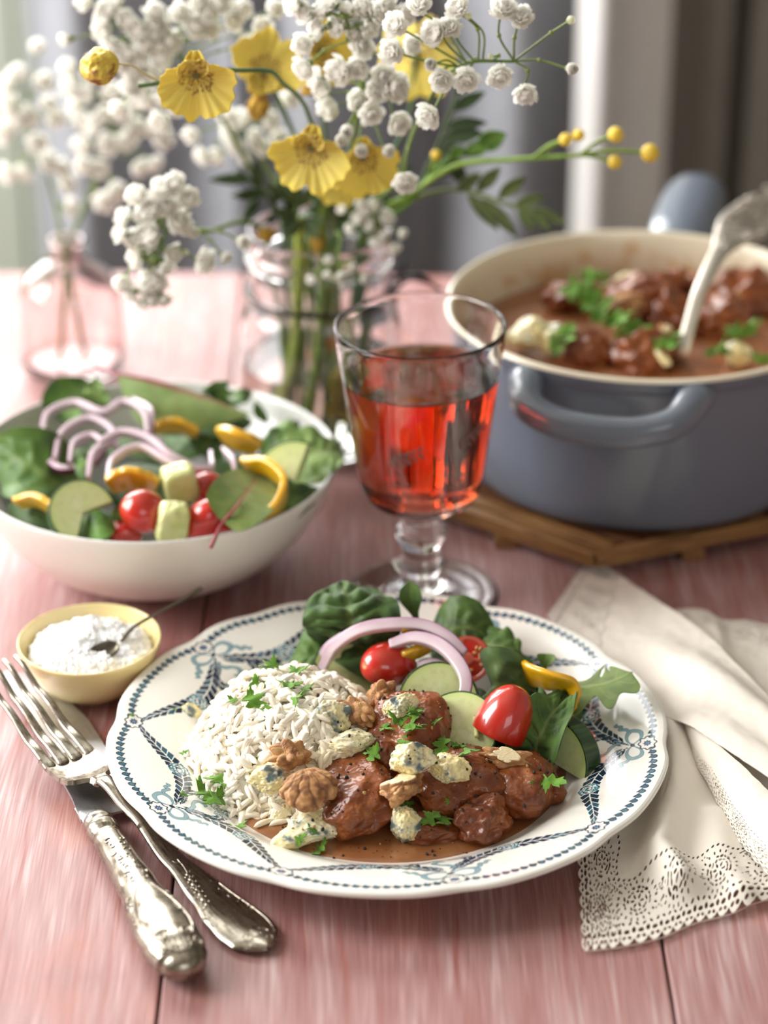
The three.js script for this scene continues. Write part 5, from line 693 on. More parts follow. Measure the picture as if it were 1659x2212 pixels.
  onion('innermost small red onion ring of the heap in the bowl', [[-0.1587,0.072,-0.1831], [-0.1572,0.077,-0.1975], [-0.1493,0.078,-0.2031], [-0.1419,0.076,-0.1941], [-0.1457,0.072,-0.1831]], 0.0069, 0.0021, u, O);
  onion('short red onion curl at the right end of the long wavy one', [[-0.1312,0.076,-0.2493], [-0.1216,0.077,-0.2332], [-0.1204,0.071,-0.2161]], 0.0076, 0.0024, u, O);
  onion('deep purple red onion strip in the middle of the white bowl', [[-0.1441,0.08,-0.1901], [-0.1338,0.083,-0.1969], [-0.1198,0.082,-0.1925], [-0.1069,0.078,-0.1798], [-0.0971,0.074,-0.1779]], 0.0066, 0.0026, u, O);
  onion('red onion strip looping below the deep purple one', [[-0.1373,0.074,-0.1612], [-0.1356,0.077,-0.1781], [-0.1238,0.079,-0.1879], [-0.1044,0.075,-0.1759], [-0.0879,0.071,-0.1788], [-0.0879,0.072,-0.1938]], 0.0072, 0.0024, u, O);
  onion('lone short red onion curl right of the middle in the white bowl', [[-0.0822,0.068,-0.2064], [-0.0767,0.068,-0.1934], [-0.0753,0.064,-0.1824]], 0.0069, 0.0021, u, O);
  onion('red onion end standing left of the yellow block in the bowl', [[-0.148,0.07,-0.1693], [-0.1461,0.077,-0.1856], [-0.1367,0.079,-0.1955]], 0.0076, 0.0024, u, O);
  const Y = { group: 'yellow pepper pieces in the white bowl' };
  pepper('broad yellow pepper block behind the round tomato in the bowl', [[-0.1364,0.07,-0.1641], [-0.1255,0.073,-0.1643], [-0.1139,0.069,-0.164]], 0.0221, 0.0048, [0, 0.8, 0.6], Y);
  pepper('yellow pepper chunk at the back right of the bowl salad', [[-0.0833,0.07,-0.2199], [-0.0737,0.072,-0.2101], [-0.0652,0.068,-0.2107]], 0.0190, 0.0048, [0, 0.8, 0.6], Y);
  pepper('large curved yellow pepper strip at the right of the bowl salad', [[-0.0689,0.07,-0.185], [-0.058,0.073,-0.1757], [-0.0497,0.07,-0.163], [-0.0526,0.064,-0.151], [-0.0603,0.06,-0.1433]], 0.0175, 0.0043, [0, 0.8, 0.6], Y);
  pepper('yellow pepper strip at the far left front of the bowl', [[-0.1827,0.06,-0.1634], [-0.1724,0.064,-0.1576], [-0.1624,0.062,-0.1494], [-0.1576,0.056,-0.144]], 0.0129, 0.0036, [0, 0.8, 0.6], Y);
  pepper('dim yellow pepper piece deep behind the purple onion', [[-0.1202,0.066,-0.2379], [-0.1092,0.068,-0.2376], [-0.0983,0.064,-0.2364]], 0.0129, 0.0040, [0, 0.8, 0.6], Y);
  tomato('round red cherry tomato at the front of the white bowl', [-0.1188,0.066,-0.1426], 0.0112, 0.0108, [0.4, 0.3, 0.9], 11);
  tomato('red cherry tomato half hidden behind the pale block at the front of the bowl', [-0.0892,0.061,-0.1419], 0.0122, 0.0088, [0.3, 0.2, -0.5], 12);
  tomato('red tomato piece behind the olive chard leaf in the bowl', [-0.0881,0.064,-0.1699], 0.0105, 0.009, [0.3, 0.2, 0.8], 13);
  tomato('small red tomato piece low at the front rim of the bowl', [-0.1278,0.052,-0.1458], 0.0085, 0.0075, [0.3, 0.2, 0.8], 14);
  tomato('red tomato piece under the crimson stalk at the front rim', [-0.0776,0.054,-0.1429], 0.009, 0.0075, [0.3, 0.2, 0.8], 15);
  cucumber('thick cucumber slice at the left front of the white bowl', [-0.149,0.0635,-0.1445], 0.0165, 0.006, 0.1, 4.2, [-0.75, 0.35, 0.1]);
  cucumber('cucumber quarter with dark skin at the right of the bowl salad', [-0.0444,0.062,-0.1832], 0.0205, 0.008, 1.2, 2.5, [-0.5, -0.3, 0.15]);
  const av = (label, c, s, seed, r) => { const g = blob(14, (x, y, z) => { const e = 5, q = (Math.abs(x) ** e + Math.abs(y) ** e + Math.abs(z) ** e) ** (-1 / e) * (1 + 0.12 * fbm(x * 2 + seed, y * 2, z * 2, 3)); return [x * q * s[0], y * q * s[1], z * q * s[2]]; }); paint(g, (x, y, z) => mix3([0.70, 0.72, 0.34], [0.58, 0.64, 0.22], smooth(-0.2, 0.4, fbm(x * 90, y * 90, z * 90 + seed, 2)))); const m = single('avocado_cube', g, wetMat, label, 'avocado', 'avocado cubes in the white bowl', c); m.rotation.set(...r, 'YXZ'); };
  av('notched pale avocado cube in the middle of the bowl salad', [-0.1017,0.071,-0.1631], [0.0085, 0.0095, 0.007], 3, [0.1, 0.3, 0.15]); av('pale avocado cube between the two front tomatoes in the bowl', [-0.1037,0.063,-0.1365], [0.0078, 0.0098, 0.007], 6, [0.1, 0.2, -0.2]);
}

// ---------- lace napkin ----------
{
  const nap = thing('lace_napkin', 'crumpled cream linen napkin with crocheted lace border, lying under the right side of the plate', 'napkin', [0.14, 0, 0]);
  const off = (p) => [p[0] - 0.14, p[1], p[2]];
  const weave = dataTex(256, 256, (u, v) => { const k = 0.5 + 0.3 * Math.sin(u * 6.2832 * 32) * Math.sin(v * 6.2832 * 32) + 0.2 * ns(u * 40, v * 40, 2); return [k, k, k]; }, false); weave.wrapS = weave.wrapT = THREE.RepeatWrapping;
  // openwork: white keeps cloth, black is a hole
  const lace = (edges, seed, W = 1024) => canvasTex(W, W, (c) => {
    const R = rng(seed); c.fillStyle = '#fff'; c.fillRect(0, 0, W, W); c.fillStyle = '#000';
    const hole = (x, y, a, b, r) => { c.beginPath(); c.ellipse(x, y, a, b, r, 0, 7); c.fill(); };
    for (const e of edges) {
      c.save(); if (e === 'bottom') { c.translate(0, W); c.scale(1, -1); } if (e === 'left') { c.rotate(Math.PI / 2); c.scale(1, -1); } if (e === 'right') { c.translate(W, 0); c.rotate(Math.PI / 2); }
      const n = e === 'left' || e === 'right' ? 20 : 17, p = W / n;
      c.beginPath(); c.moveTo(0, 0); for (let i = 0; i < n; i++) { for (let k = 0; k <= 10; k++) { const t = k / 10; c.lineTo((i + t) * p, 24 - 22 * Math.sin(Math.PI * t) + 3 * Math.sin(t * 31)); } } c.lineTo(W, 0); c.closePath(); c.fill();
      for (let i = 0; i < n; i++) { hole((i + 0.3) * p, 25, 9, 7, 0.5); hole((i + 0.7) * p, 25, 9, 7, -0.5); hole((i + 0.5) * p, 46, 13, 8, 0); hole(i * p, 50, 9, 11, 0); }
      for (let i = 0; i < n * 2; i++) hole((i + 0.5) * p / 2, 72 + 3 * Math.sin(i), 9, 5, 0.6 * (i % 2 ? 1 : -1));
      for (let i = 0; i < 5; i++) { const cx = (i + 0.5) * W / 5 + 12 * R(), cy = 150; for (const [ra, n2] of [[56, 18], [40, 13]]) for (let k = 0; k < n2; k++) { const a = (k + 0.4 * R()) / n2 * 6.283; if (R() < 0.85) hole(cx + Math.cos(a) * ra, cy + Math.sin(a) * ra * 0.84, 6 + 4 * R(), 3.5 + 2.5 * R(), a + 1.57 + R() - 0.5); } for (let k = 0; k < 20; k++) { const a = k / 20 * 6.283; hole(cx + Math.cos(a) * 84, cy + Math.sin(a) * 66, 7, 4, a); } for (let k = 0; k < 6; k++) { const a = k / 6 * 6.283; hole(cx + Math.cos(a) * 20, cy + Math.sin(a) * 17, 10, 5, a); } }
      for (let i = 0; i < 110; i++) { const x = R() * W, y = 95 + 130 * R(); let ok = true; for (let q = 0; q < 5; q++) if (Math.hypot(x - (q + 0.5) * W / 5, (y - 150) * 1.2) < 92) ok = false; if (ok) for (let m2 = 0; m2 < 3; m2++) hole(x + 12 * m2, y + 7 * (m2 % 2), 4.5, 3, R() * 3); }
      for (let i = 0; i < 44; i++) hole(i * W / 44 + 6, 236 + 7 * Math.sin(i * 0.9), 7, 4.5, 0.4);
      c.restore();
    }
  }, false);
  const cloth = (alpha, rx, ry) => { const b = weave.clone(); b.repeat.set(rx / 2, ry / 2); b.needsUpdate = true; const m = std({ color: 0xf0e9dd, roughness: 0.92, bumpMap: b, bumpScale: 0.00007, side: THREE.DoubleSide }); if (alpha) { m.alphaMap = alpha; m.alphaTest = 0.5; } return m; };
  const bez = (pts, t) => { const c = curve(pts); return c.getPoint(t); };
  const patch = (name, topE, botE, h, al, rx, ry, nu = 90, nv = 70) => { const A = curve(topE), B = curve(botE); return part(name, sheet(nu, nv, (u, v) => { const a = A.getPoint(u), b = B.getPoint(u), x = lerp(a.x, b.x, v), z = lerp(a.z, b.z, v); return off([x, lerp(a.y, b.y, v) + h(u, v, x, z), z]); }, 0.0007), cloth(al, rx, ry), nap); };
  const wr = (x, z, s) => 0.0012 * fbm(x * 38 + s, 2, z * 38, 3) + 0.0004 * ns(x * 190, s, z * 190);
  const dist = (x, z, L) => { let d = 9; for (let i = 1; i < L.length; i++) { const [ax, , az] = L[i - 1], [bx, , bz] = L[i], t = sat(((x - ax) * (bx - ax) + (z - az) * (bz - az)) / ((bx - ax) ** 2 + (bz - az) ** 2)); d = Math.min(d, Math.hypot(x - ax - t * (bx - ax), z - az - t * (bz - az))); } return d; };
  const ridge = [[0.134,0.008,-0.0384], [0.132,0.01,0.002], [0.1235,0.01,0.0389], [0.1182,0.008,0.0606], [0.1254,0.003,0.0823]], ridge2 = [[0.1449,0.005,0.0315], [0.1448,0.005,0.0666], [0.1502,0.003,0.0872]];
  patch('lower_corner', [[0.088, 0.0012, -0.07], [0.14, 0.0015, -0.085], [0.215, 0.0015, -0.1]], [[0.0807,0.0012,0.1255], [0.0931,0.0012,0.1236], [0.1131,0.0012,0.1168], [0.1297,0.0012,0.1061], [0.1462,0.0012,0.1], [0.1699,0.0012,0.0864]], (u, v, x, z) => { const r = Math.hypot(x - PLATE[0], z - PLATE[2]), lim = r < 0.09 ? 0 : r < 0.128 ? (r - 0.09) * 0.28 : 1; return Math.min(lim, 0.0115 * Math.exp(-((dist(x, z, ridge) / 0.0085) ** 2)) + 0.005 * Math.exp(-((dist(x, z, ridge2) / 0.009) ** 2)) + Math.max(0, wr(x, z, 4)) + 0.0006); }, lace(['top', 'left'], 3), 14, 20, 130, 150);
  patch('folded_band', [[0.1358,0.013,-0.0384], [0.1486,0.019,-0.0071], [0.16,0.02,0.0174], [0.1692,0.02,0.0394], [0.1797,0.018,0.0647]], [[0.1385,0.008,-0.0404], [0.1412,0.006,-0.0111], [0.1454,0.005,0.0057], [0.1504,0.0045,0.0351], [0.1565,0.004,0.0576], [0.1677,0.004,0.087]], (u, v, x, z) => 0.006 * Math.sin(Math.PI * v) * (0.4 + 0.6 * u) + wr(x, z, 9), lace(['top'], 5), 14, 8);
  patch('back_flap', [[0.1426,0.002,-0.1561], [0.162,0.002,-0.157], [0.1707,0.002,-0.1475], [0.1824,0.002,-0.1461], [0.2062,0.002,-0.1349]], [[0.14,0.003,-0.1082], [0.1588,0.003,-0.0862], [0.1734,0.003,-0.0608], [0.1942,0.003,-0.0243]], (u, v, x, z) => 0.004 * Math.exp(-(((u - 0.42) / 0.12) ** 2)) * Math.sin(Math.PI * v) + Math.max(-0.001, wr(x, z, 6)), lace(['bottom'], 6), 12, 8);
  patch('upper_flap', [[0.104,0.002,-0.2024], [0.1157,0.002,-0.2024], [0.1309,0.005,-0.1739], [0.1428,0.008,-0.1473], [0.1594,0.012,-0.1116], [0.169,0.014,-0.0843], [0.1901,0.014,-0.0308]], [[0.0822,0.0015,-0.1522], [0.0961,0.003,-0.1171], [0.1143,0.006,-0.0769], [0.1297,0.0115,-0.0404], [0.1415,0.017,-0.018], [0.153,0.02,0.0022], [0.1828,0.02,0.043]], (u, v, x, z) => { const r = Math.hypot(x - PLATE[0], z - PLATE[2]); return (0.0045 * Math.sin(Math.PI * v) * smooth(0.35, 0.7, u) + wr(x, z, 12) + 0.0018 * Math.sin((v * 3 + u) * 4) * smooth(0.3, 0.6, u)) * smooth(0.122, 0.14, r); }, lace(['left'], 8), 26, 14);
}

// ---------- flowers ----------
const petalMat = phys({ color: 0xffffff, vertexColors: true, roughness: 1, transmission: 0.5, thickness: 0, side: THREE.DoubleSide });
const stemMat = std({ color: 0xffffff, vertexColors: true, roughness: 0.6 });
// double gypsophila bloom: layers of ruffled petals over a green calyx, radius about 1
function bloomGeo(seed, open) {
  const R = rng(seed), l = [];
  const lay = [[6, 0.05, 1.0], [8, 0.34, 1.0], [8, 0.66, 0.94], [7, 0.98, 0.86], [4, 1.28, 0.7]];
  lay.forEach(([n, el, len], k) => { for (let i = 0; i < n; i++) { const a = (i + 0.5 * (k % 2) + 0.35 * R()) / n * 6.283, e = el * open + (1 - open) * 1.15 + 0.16 * (R() - 0.5), L = len * (0.9 + 0.2 * R()), w = 0.30 + 0.09 * R(), tw = (R() - 0.5) * 0.5;
    l.push(sheet(3, 5, (u, v) => { const t = v, s = (u - 0.5) * 2 * w * Math.sin(Math.PI * (0.12 + 0.7 * t)) , r = L * t * (1 - 0.1 * Math.abs(u - 0.5)), ee = e + 0.5 * t * t - 0.25, x = r * Math.cos(ee), y = r * Math.sin(ee) + 0.09 * Math.sin(u * 9 + k + i) * t; const s2 = s + tw * t * 0.2; return [Math.cos(a) * x - Math.sin(a) * s2, y, Math.sin(a) * x + Math.cos(a) * s2]; }, 0)); } });
  const p = merge(l); paint(p, (x, y, z, u, v) => mix3([0.86, 0.89, 0.62], [0.96, 0.95, 0.91], smooth(0.05, 0.6, v)));
  const cal = turn([[0.05, -0.62], [0.24, -0.5], [0.33, -0.22], [0.36, 0.0], [0.3, 0.12]], 8, { n: 6 }); paint(cal, () => [0.22, 0.31, 0.07]);
  return merge([p, cal]);
}
const blooms = [1, 2, 3, 4].map((s) => bloomGeo(s * 7, 1)), halfBloom = bloomGeo(91, 0.45), budGeo = (() => { const b = blob(4, (x, y, z) => { const q = 1 + 0.08 * Math.cos(Math.atan2(z, x) * 5) * (1 - y * y); return [x * q * 0.62, y * 0.8 + 0.1, z * q * 0.62]; }); return paint(b, (x, y) => mix3([0.45, 0.52, 0.15], [0.86, 0.86, 0.70], smooth(-0.3, 0.35, y))); })();
const leafGreen = [0.105, 0.175, 0.035];
function stemTube(pts, r, col = leafGreen, seg = 20, rs = 6) { const g = tube(pts, (t) => { const q = typeof r === 'function' ? r(t) : r; return [q, q]; }, seg, rs, { cap: 0.3 }); return paint(g, (x, y, z) => mix3(col, [col[0] * 1.5, col[1] * 1.35, col[2] * 1.2], sat(0.5 + ns(x * 160, y * 160, z * 160)))); }
// a spray: one stem that branches to every bloom; list of [x, y, z, bloom size in px of the near plane]
function spray(label, o, list, group) {
  const base = o.root, rel = (p) => [p[0] - base[0], p[1] - base[1], p[2] - base[2]], t = thing('gypsophila_spray', label, 'flower', base, group), R = rng(o.seed), main = [o.root, o.neck, ...o.nodes], gs = [stemTube(main.map(rel), (q) => lerp(0.0017, 0.0008, q), leafGreen, 50, 7)];
  const cv = curve(main.map(rel)), C = V(...rel(o.nodes[o.nodes.length - 1]));
  list.forEach((b, i) => {
    const p = V(...rel(b)), s = b[3] / 5400 * 1.18 * 0.72 * (o.scale ?? 1); let best = 0.5, bd = 9; for (let k = 0; k <= 30; k++) { const q = 0.5 + 0.5 * k / 30, d = cv.getPoint(q).distanceTo(p) + (1 - q) * 0.02; if (d < bd) { bd = d; best = q; } }
    const q = cv.getPoint(best), dir = p.clone().sub(q).normalize(), face = dir.clone().multiplyScalar(0.8).add(V(R() - 0.5, R() * 0.4, 0.55 + 0.4 * R())).normalize(), foot = p.clone().addScaledVector(face, -0.58 * s), mid = q.clone().lerp(foot, 0.55).add(V((R() - 0.5) * 0.008, 0.004 * (R() - 0.2), (R() - 0.5) * 0.008));
    gs.push(stemTube([q.toArray(), mid.toArray(), foot.toArray()], 0.00055, [0.14, 0.215, 0.05], 10, 5)); if (R() < 0.6) { const n = ico(0).clone(); n.computeVertexNormals(); n.setAttribute('uv', new THREE.Float32BufferAttribute(new Float32Array(n.attributes.position.count * 2), 2)); paint(n, () => [0.24, 0.31, 0.07]); gs.push(xf(n, { p: mid.toArray(), s: 0.0013 })); }
    const kind = b[3] < 26 ? budGeo : b[3] < 38 ? halfBloom : blooms[i % 4], m = part(b[3] < 26 ? 'bud' : 'bloom', kind, petalMat, t); m.position.copy(p); m.scale.setScalar(s * (b[3] < 26 ? 0.9 : 1)); m.quaternion.setFromUnitVectors(V(0, 1, 0), face); m.rotateY(R() * 6);
  });
  part('stem', merge(gs), stemMat, t); return t;
}
const jar = (x, y, z) => [JX[0] + x, y, JX[2] + z];
spray('sharp gypsophila spray reaching right at the front of the bouquet, before the curtain', { root: jar(-0.01, 0.012, 0.012), neck: jar(0.012, 0.132, 0.012), nodes: [[0.005,0.1818,-0.29], [0.0172,0.2352,-0.235], [0.0372,0.2761,-0.195], [0.0609,0.279,-0.19]], seed: 4 }, [[0.0547,0.3048,-0.185,48],[0.063,0.3008,-0.185,46],[0.0864,0.3,-0.185,22],[0.0867,0.277,-0.185,30],[0.0543,0.2743,-0.185,46],[0.0662,0.266,-0.185,46],[0.0387,0.2725,-0.185,48],[0.0272,0.272,-0.185,44],[0.0215,0.2547,-0.185,48],[0.0218,0.2787,-0.185,30],[0.0344,0.3052,-0.185,44],[0.0244,0.2938,-0.185,50],[0.0313,0.2964,-0.185,40],[0.0162,0.3065,-0.185,44],[0.0059,0.2973,-0.185,46],[0.0498,0.2828,-0.185,15],[0.0391,0.3019,-0.185,20],[0.004,0.285,-0.185,46],[0.0103,0.2111,-0.215,46]]);
spray('dense gypsophila spray at the centre of the bouquet over the yellow flowers', { root: jar(0.012, 0.012, 0.005), neck: jar(-0.005, 0.132, 0.006), nodes: [[-0.0236,0.1727,-0.33], [-0.0138,0.2302,-0.25], [-0.0111,0.2688,-0.225], [-0.0186,0.2922,-0.215]], seed: 9 }, [[-0.011,0.2772,-0.22,46],[-0.0204,0.2657,-0.22,56],[-0.0128,0.2675,-0.22,46],[0.0037,0.2583,-0.22,56],[0.0059,0.2553,-0.22,44],[-0.0039,0.2551,-0.22,46],[-0.0066,0.2448,-0.22,48],[0.0064,0.2397,-0.22,46],[-0.018,0.2359,-0.22,36],[-0.0117,0.2265,-0.22,34],[0.0012,0.2255,-0.22,32],[-0.0198,0.2317,-0.22,34],[-0.001,0.2634,-0.22,46],[-0.0378,0.2673,-0.22,46],[-0.0286,0.2942,-0.22,44],[-0.0187,0.293,-0.22,46],[-0.0087,0.2867,-0.22,46],[-0.0364,0.293,-0.22,44],[-0.0309,0.2858,-0.22,40],[-0.0418,0.2975,-0.22,46],[-0.0241,0.2987,-0.22,44],[0.0001,0.2964,-0.22,46],[-0.0154,0.2822,-0.22,40],[-0.0209,0.2874,-0.22,46],[-0.0043,0.293,-0.22,46],[-0.0109,0.2953,-0.22,44],[-0.0388,0.279,-0.22,40],[-0.0295,0.2487,-0.24,42],[-0.0329,0.2553,-0.24,40],[-0.0269,0.2402,-0.24,44],[-0.0123,0.2474,-0.23,46],[0.0089,0.293,-0.22,44],[0.0124,0.2742,-0.23,40]]);
spray('dense white gypsophila spray at the upper left of the bouquet', { root: jar(-0.012, 0.012, -0.004), neck: jar(-0.016, 0.132, 0.006), nodes: [[-0.0684,0.1602,-0.35], [-0.0889,0.2073,-0.335], [-0.109,0.2433,-0.325], [-0.1248,0.2596,-0.32]], seed: 15 }, [[-0.1642,0.2512,-0.32,34],[-0.1167,0.2534,-0.32,56],[-0.1273,0.2571,-0.32,50],[-0.1365,0.2423,-0.32,46],[-0.1444,0.262,-0.32,44],[-0.1542,0.2708,-0.32,40],[-0.1454,0.2566,-0.32,46],[-0.1319,0.2616,-0.32,46],[-0.1248,0.2485,-0.32,50],[-0.0985,0.2571,-0.32,56],[-0.0922,0.265,-0.32,50],[-0.0849,0.2699,-0.32,48],[-0.1182,0.2581,-0.32,50],[-0.1127,0.2507,-0.32,56],[-0.1351,0.246,-0.32,44],[-0.139,0.2393,-0.32,44],[-0.1276,0.2398,-0.32,46],[-0.1155,0.2418,-0.32,50],[-0.1059,0.2645,-0.32,46],[-0.0956,0.2699,-0.32,48],[-0.0791,0.2608,-0.32,46],[-0.0901,0.2557,-0.32,40],[-0.0648,0.2566,-0.32,50],[-0.0723,0.2473,-0.32,48],[-0.1422,0.2669,-0.32,46],[-0.1382,0.2708,-0.32,40],[-0.1494,0.2398,-0.32,40],[-0.1212,0.2318,-0.32,50],[-0.1265,0.221,-0.32,46],[-0.1331,0.2268,-0.32,44],[-0.1385,0.2147,-0.32,44],[-0.1091,0.2167,-0.32,50],[-0.1174,0.2066,-0.32,46],[-0.1193,0.2645,-0.32,46],[-0.1308,0.2348,-0.32,46],[-0.141,0.2485,-0.32,44],[-0.0742,0.2669,-0.32,44],[-0.0574,0.2669,-0.32,40],[-0.1068,0.2273,-0.32,40],[-0.1132,0.2198,-0.32,44]]);
spray('gypsophila spray hanging down to the left in front of the jar', { root: jar(-0.016, 0.012, 0.008), neck: jar(-0.030, 0.133, 0.018), nodes: [[-0.0763,0.1556,-0.305], [-0.0928,0.1674,-0.26], [-0.1075,0.1775,-0.24], [-0.1155,0.1639,-0.23]], seed: 21 }, [[-0.1234,0.1954,-0.235,44],[-0.1105,0.1986,-0.235,50],[-0.1044,0.202,-0.235,44],[-0.0977,0.1942,-0.235,44],[-0.116,0.1888,-0.235,48],[-0.1194,0.1863,-0.235,44],[-0.1297,0.1844,-0.235,40],[-0.1315,0.1757,-0.235,40],[-0.1176,0.174,-0.235,60],[-0.1037,0.1819,-0.235,52],[-0.1241,0.163,-0.235,46],[-0.118,0.1539,-0.235,46],[-0.1126,0.159,-0.235,46],[-0.1076,0.1657,-0.235,40],[-0.1322,0.1504,-0.235,44],[-0.1153,0.1504,-0.235,44],[-0.118,0.1413,-0.235,38],[-0.1223,0.1397,-0.235,34],[-0.1133,0.1418,-0.235,36],[-0.1274,0.1438,-0.235,34],[-0.0921,0.1615,-0.235,50],[-0.0814,0.164,-0.235,32],[-0.0728,0.172,-0.235,36],[-0.0974,0.1769,-0.235,28],[-0.1086,0.1893,-0.235,44],[-0.1249,0.172,-0.235,44],[-0.1202,0.1469,-0.235,40],[-0.0944,0.1769,-0.235,18],[-0.1006,0.1657,-0.235,15]]);
spray('small cream gypsophila cluster at the right of the jar mouth', { root: jar(0.018, 0.012, 0.01), neck: jar(0.026, 0.132, 0.016), nodes: [[-0.0074,0.1447,-0.32], [-0.0036,0.1537,-0.31]], seed: 27, scale: 0.8 }, [[-0.0053,0.1626,-0.31,40],[-0.0098,0.16,-0.31,40],[0.0006,0.1563,-0.31,42],[0.0081,0.1484,-0.31,36],[-0.0073,0.1532,-0.31,40],[-0.0135,0.1563,-0.31,38],[-0.0036,0.1432,-0.31,42],[0.0051,0.14,-0.31,38],[-0.0209,0.161,-0.31,36],[-0.0172,0.1511,-0.31,34],[-0.0011,0.1484,-0.31,36],[-0.0122,0.1642,-0.31,34]]);
spray('thin gypsophila sprig with small cream buds hanging before the jar neck', { root: jar(0.004, 0.012, 0.02), neck: jar(0.008, 0.133, 0.026), nodes: [[-0.0235,0.1458,-0.31], [-0.025,0.1358,-0.295]], seed: 33, scale: 0.85 }, [[-0.0378,0.1299,-0.29,30],[-0.0291,0.1396,-0.29,30],[-0.0294,0.133,-0.29,28],[-0.023,0.132,-0.29,36],[-0.0216,0.1262,-0.29,28],[-0.0117,0.1299,-0.29,32],[-0.0171,0.1362,-0.29,26],[-0.0265,0.1299,-0.29,24],[-0.0191,0.1325,-0.29,26]]);
spray('blurred gypsophila spray behind the left yellow flower', { root: jar(-0.004, 0.012, -0.014), neck: jar(-0.012, 0.132, -0.012), nodes: [[-0.0596,0.1494,-0.38], [-0.0735,0.1722,-0.385], [-0.0798,0.1802,-0.385]], seed: 39 }, [[-0.0796,0.1851,-0.385,48],[-0.0734,0.1748,-0.385,46],[-0.085,0.1775,-0.385,44],[-0.0697,0.1689,-0.385,46],[-0.1009,0.1651,-0.385,40],[-0.0926,0.1657,-0.385,44],[-0.082,0.1722,-0.385,46],[-0.0702,0.1909,-0.385,46],[-0.0642,0.1851,-0.385,44],[-0.0537,0.1976,-0.385,44],[-0.0873,0.1883,-0.385,40],[-0.0763,0.164,-0.385,36],[-0.0592,0.1748,-0.385,40],[-0.1069,0.1775,-0.385,38]]);
const bot = (x, y, z) => [BX[0] + x, y, BX[2] + z];
spray('blurred gypsophila spray leaning left out of the bottle', { root: bot(0.008, 0.008, 0.002), neck: bot(-0.002, 0.085, 0.001), nodes: [[-0.1973,0.1054,-0.47], [-0.2045,0.1328,-0.475], [-0.212,0.1542,-0.48]], seed: 45 }, [[-0.2219,0.1771,-0.475,46],[-0.2255,0.1487,-0.475,56],[-0.2149,0.1842,-0.475,44],[-0.2002,0.1791,-0.475,46],[-0.2181,0.157,-0.475,52],[-0.2066,0.1429,-0.475,50],[-0.2148,0.1241,-0.475,44],[-0.2245,0.1235,-0.475,50],[-0.2019,0.1299,-0.475,50],[-0.1916,0.1165,-0.475,48],[-0.1911,0.1018,-0.475,48],[-0.2025,0.1998,-0.475,38],[-0.1939,0.1256,-0.475,44],[-0.1947,0.1573,-0.475,44],[-0.2111,0.1587,-0.475,48],[-0.1811,0.1558,-0.475,46],[-0.2216,0.1658,-0.475,46],[-0.1983,0.1658,-0.475,40]]);
spray('blurred gypsophila spray leaning right out of the bottle', { root: bot(-0.008, 0.008, 0.003), neck: bot(0.003, 0.085, -0.001), nodes: [[-0.1764,0.112,-0.46], [-0.1647,0.1426,-0.455], [-0.1559,0.1725,-0.45]], seed: 51 }, [[-0.1656,0.1151,-0.45,52],[-0.1598,0.1209,-0.45,50],[-0.1754,0.1369,-0.45,46],[-0.1672,0.1358,-0.45,46],[-0.1611,0.15,-0.45,52],[-0.1515,0.1528,-0.45,50],[-0.1457,0.1596,-0.45,50],[-0.1808,0.1836,-0.45,46],[-0.1816,0.1947,-0.45,46],[-0.1788,0.1719,-0.45,44],[-0.1717,0.1792,-0.45,46],[-0.1534,0.1691,-0.45,50],[-0.1349,0.1607,-0.45,46],[-0.1298,0.1528,-0.45,46],[-0.1687,0.1607,-0.45,46],[-0.1569,0.1803,-0.45,48],[-0.176,0.1494,-0.45,48],[-0.1441,0.1358,-0.45,44],[-0.1311,0.1551,-0.45,44],[-0.1358,0.1386,-0.45,40],[-0.1629,0.1669,-0.45,44],[-0.1684,0.1905,-0.45,44],[-0.145,0.1753,-0.45,46],[-0.137,0.1753,-0.45,44]]);

// yellow flowers with a wide pleated lip and freckled crest, drawn facing +z at radius 1
function lipGeo(seed) {
  const g = sheet(90, 18, (u, v) => { const a = lerp(-3.75, 0.62, u), notch = Math.exp(-(((a + 1.62) / 0.10) ** 2)), r = Math.max(0.05, v) * (0.97 + 0.05 * Math.sin(a * 7 + seed) + 0.03 * Math.sin(a * 19) - 0.17 * notch * v - 0.42 * smooth(0.20, 0.0, Math.min(u, 1 - u))); return [Math.cos(a) * r * 1.03, Math.sin(a) * r * (1 + 0.14 * smooth(0, -1, Math.sin(a))), 0.10 * v + 0.16 * v * v + 0.028 * Math.sin(a * 22) * v * v + 0.05 * Math.sin(a * 5 + seed) * v * v - 0.13 * notch * v * v]; }, 0.02);
  return paint(g, (x, y, z, u, v) => { const a = lerp(-3.75, 0.62, u), k = Math.abs(Math.sin(a * 22)), ce = Math.cos(a * 26 + 3 * Math.floor(v * 20)); let c = mix3([0.84, 0.72, 0.19], [0.72, 0.57, 0.10], 0.55 * smooth(0.55, 1, k) * smooth(1, 0.55, v)); c = mix3(c, [0.88, 0.74, 0.14], smooth(0.8, 1, v)); const f = smooth(0.06, 0.20, ns(a * 9 + seed, v * 16, 3) + 0.15 * ce) * smooth(0.52, 0.40, v) * smooth(0.1, 0.2, v); return mix3(c, [0.22, 0.055, 0.02], 0.9 * f); });
}
const lips = [lipGeo(1), lipGeo(4.2)];
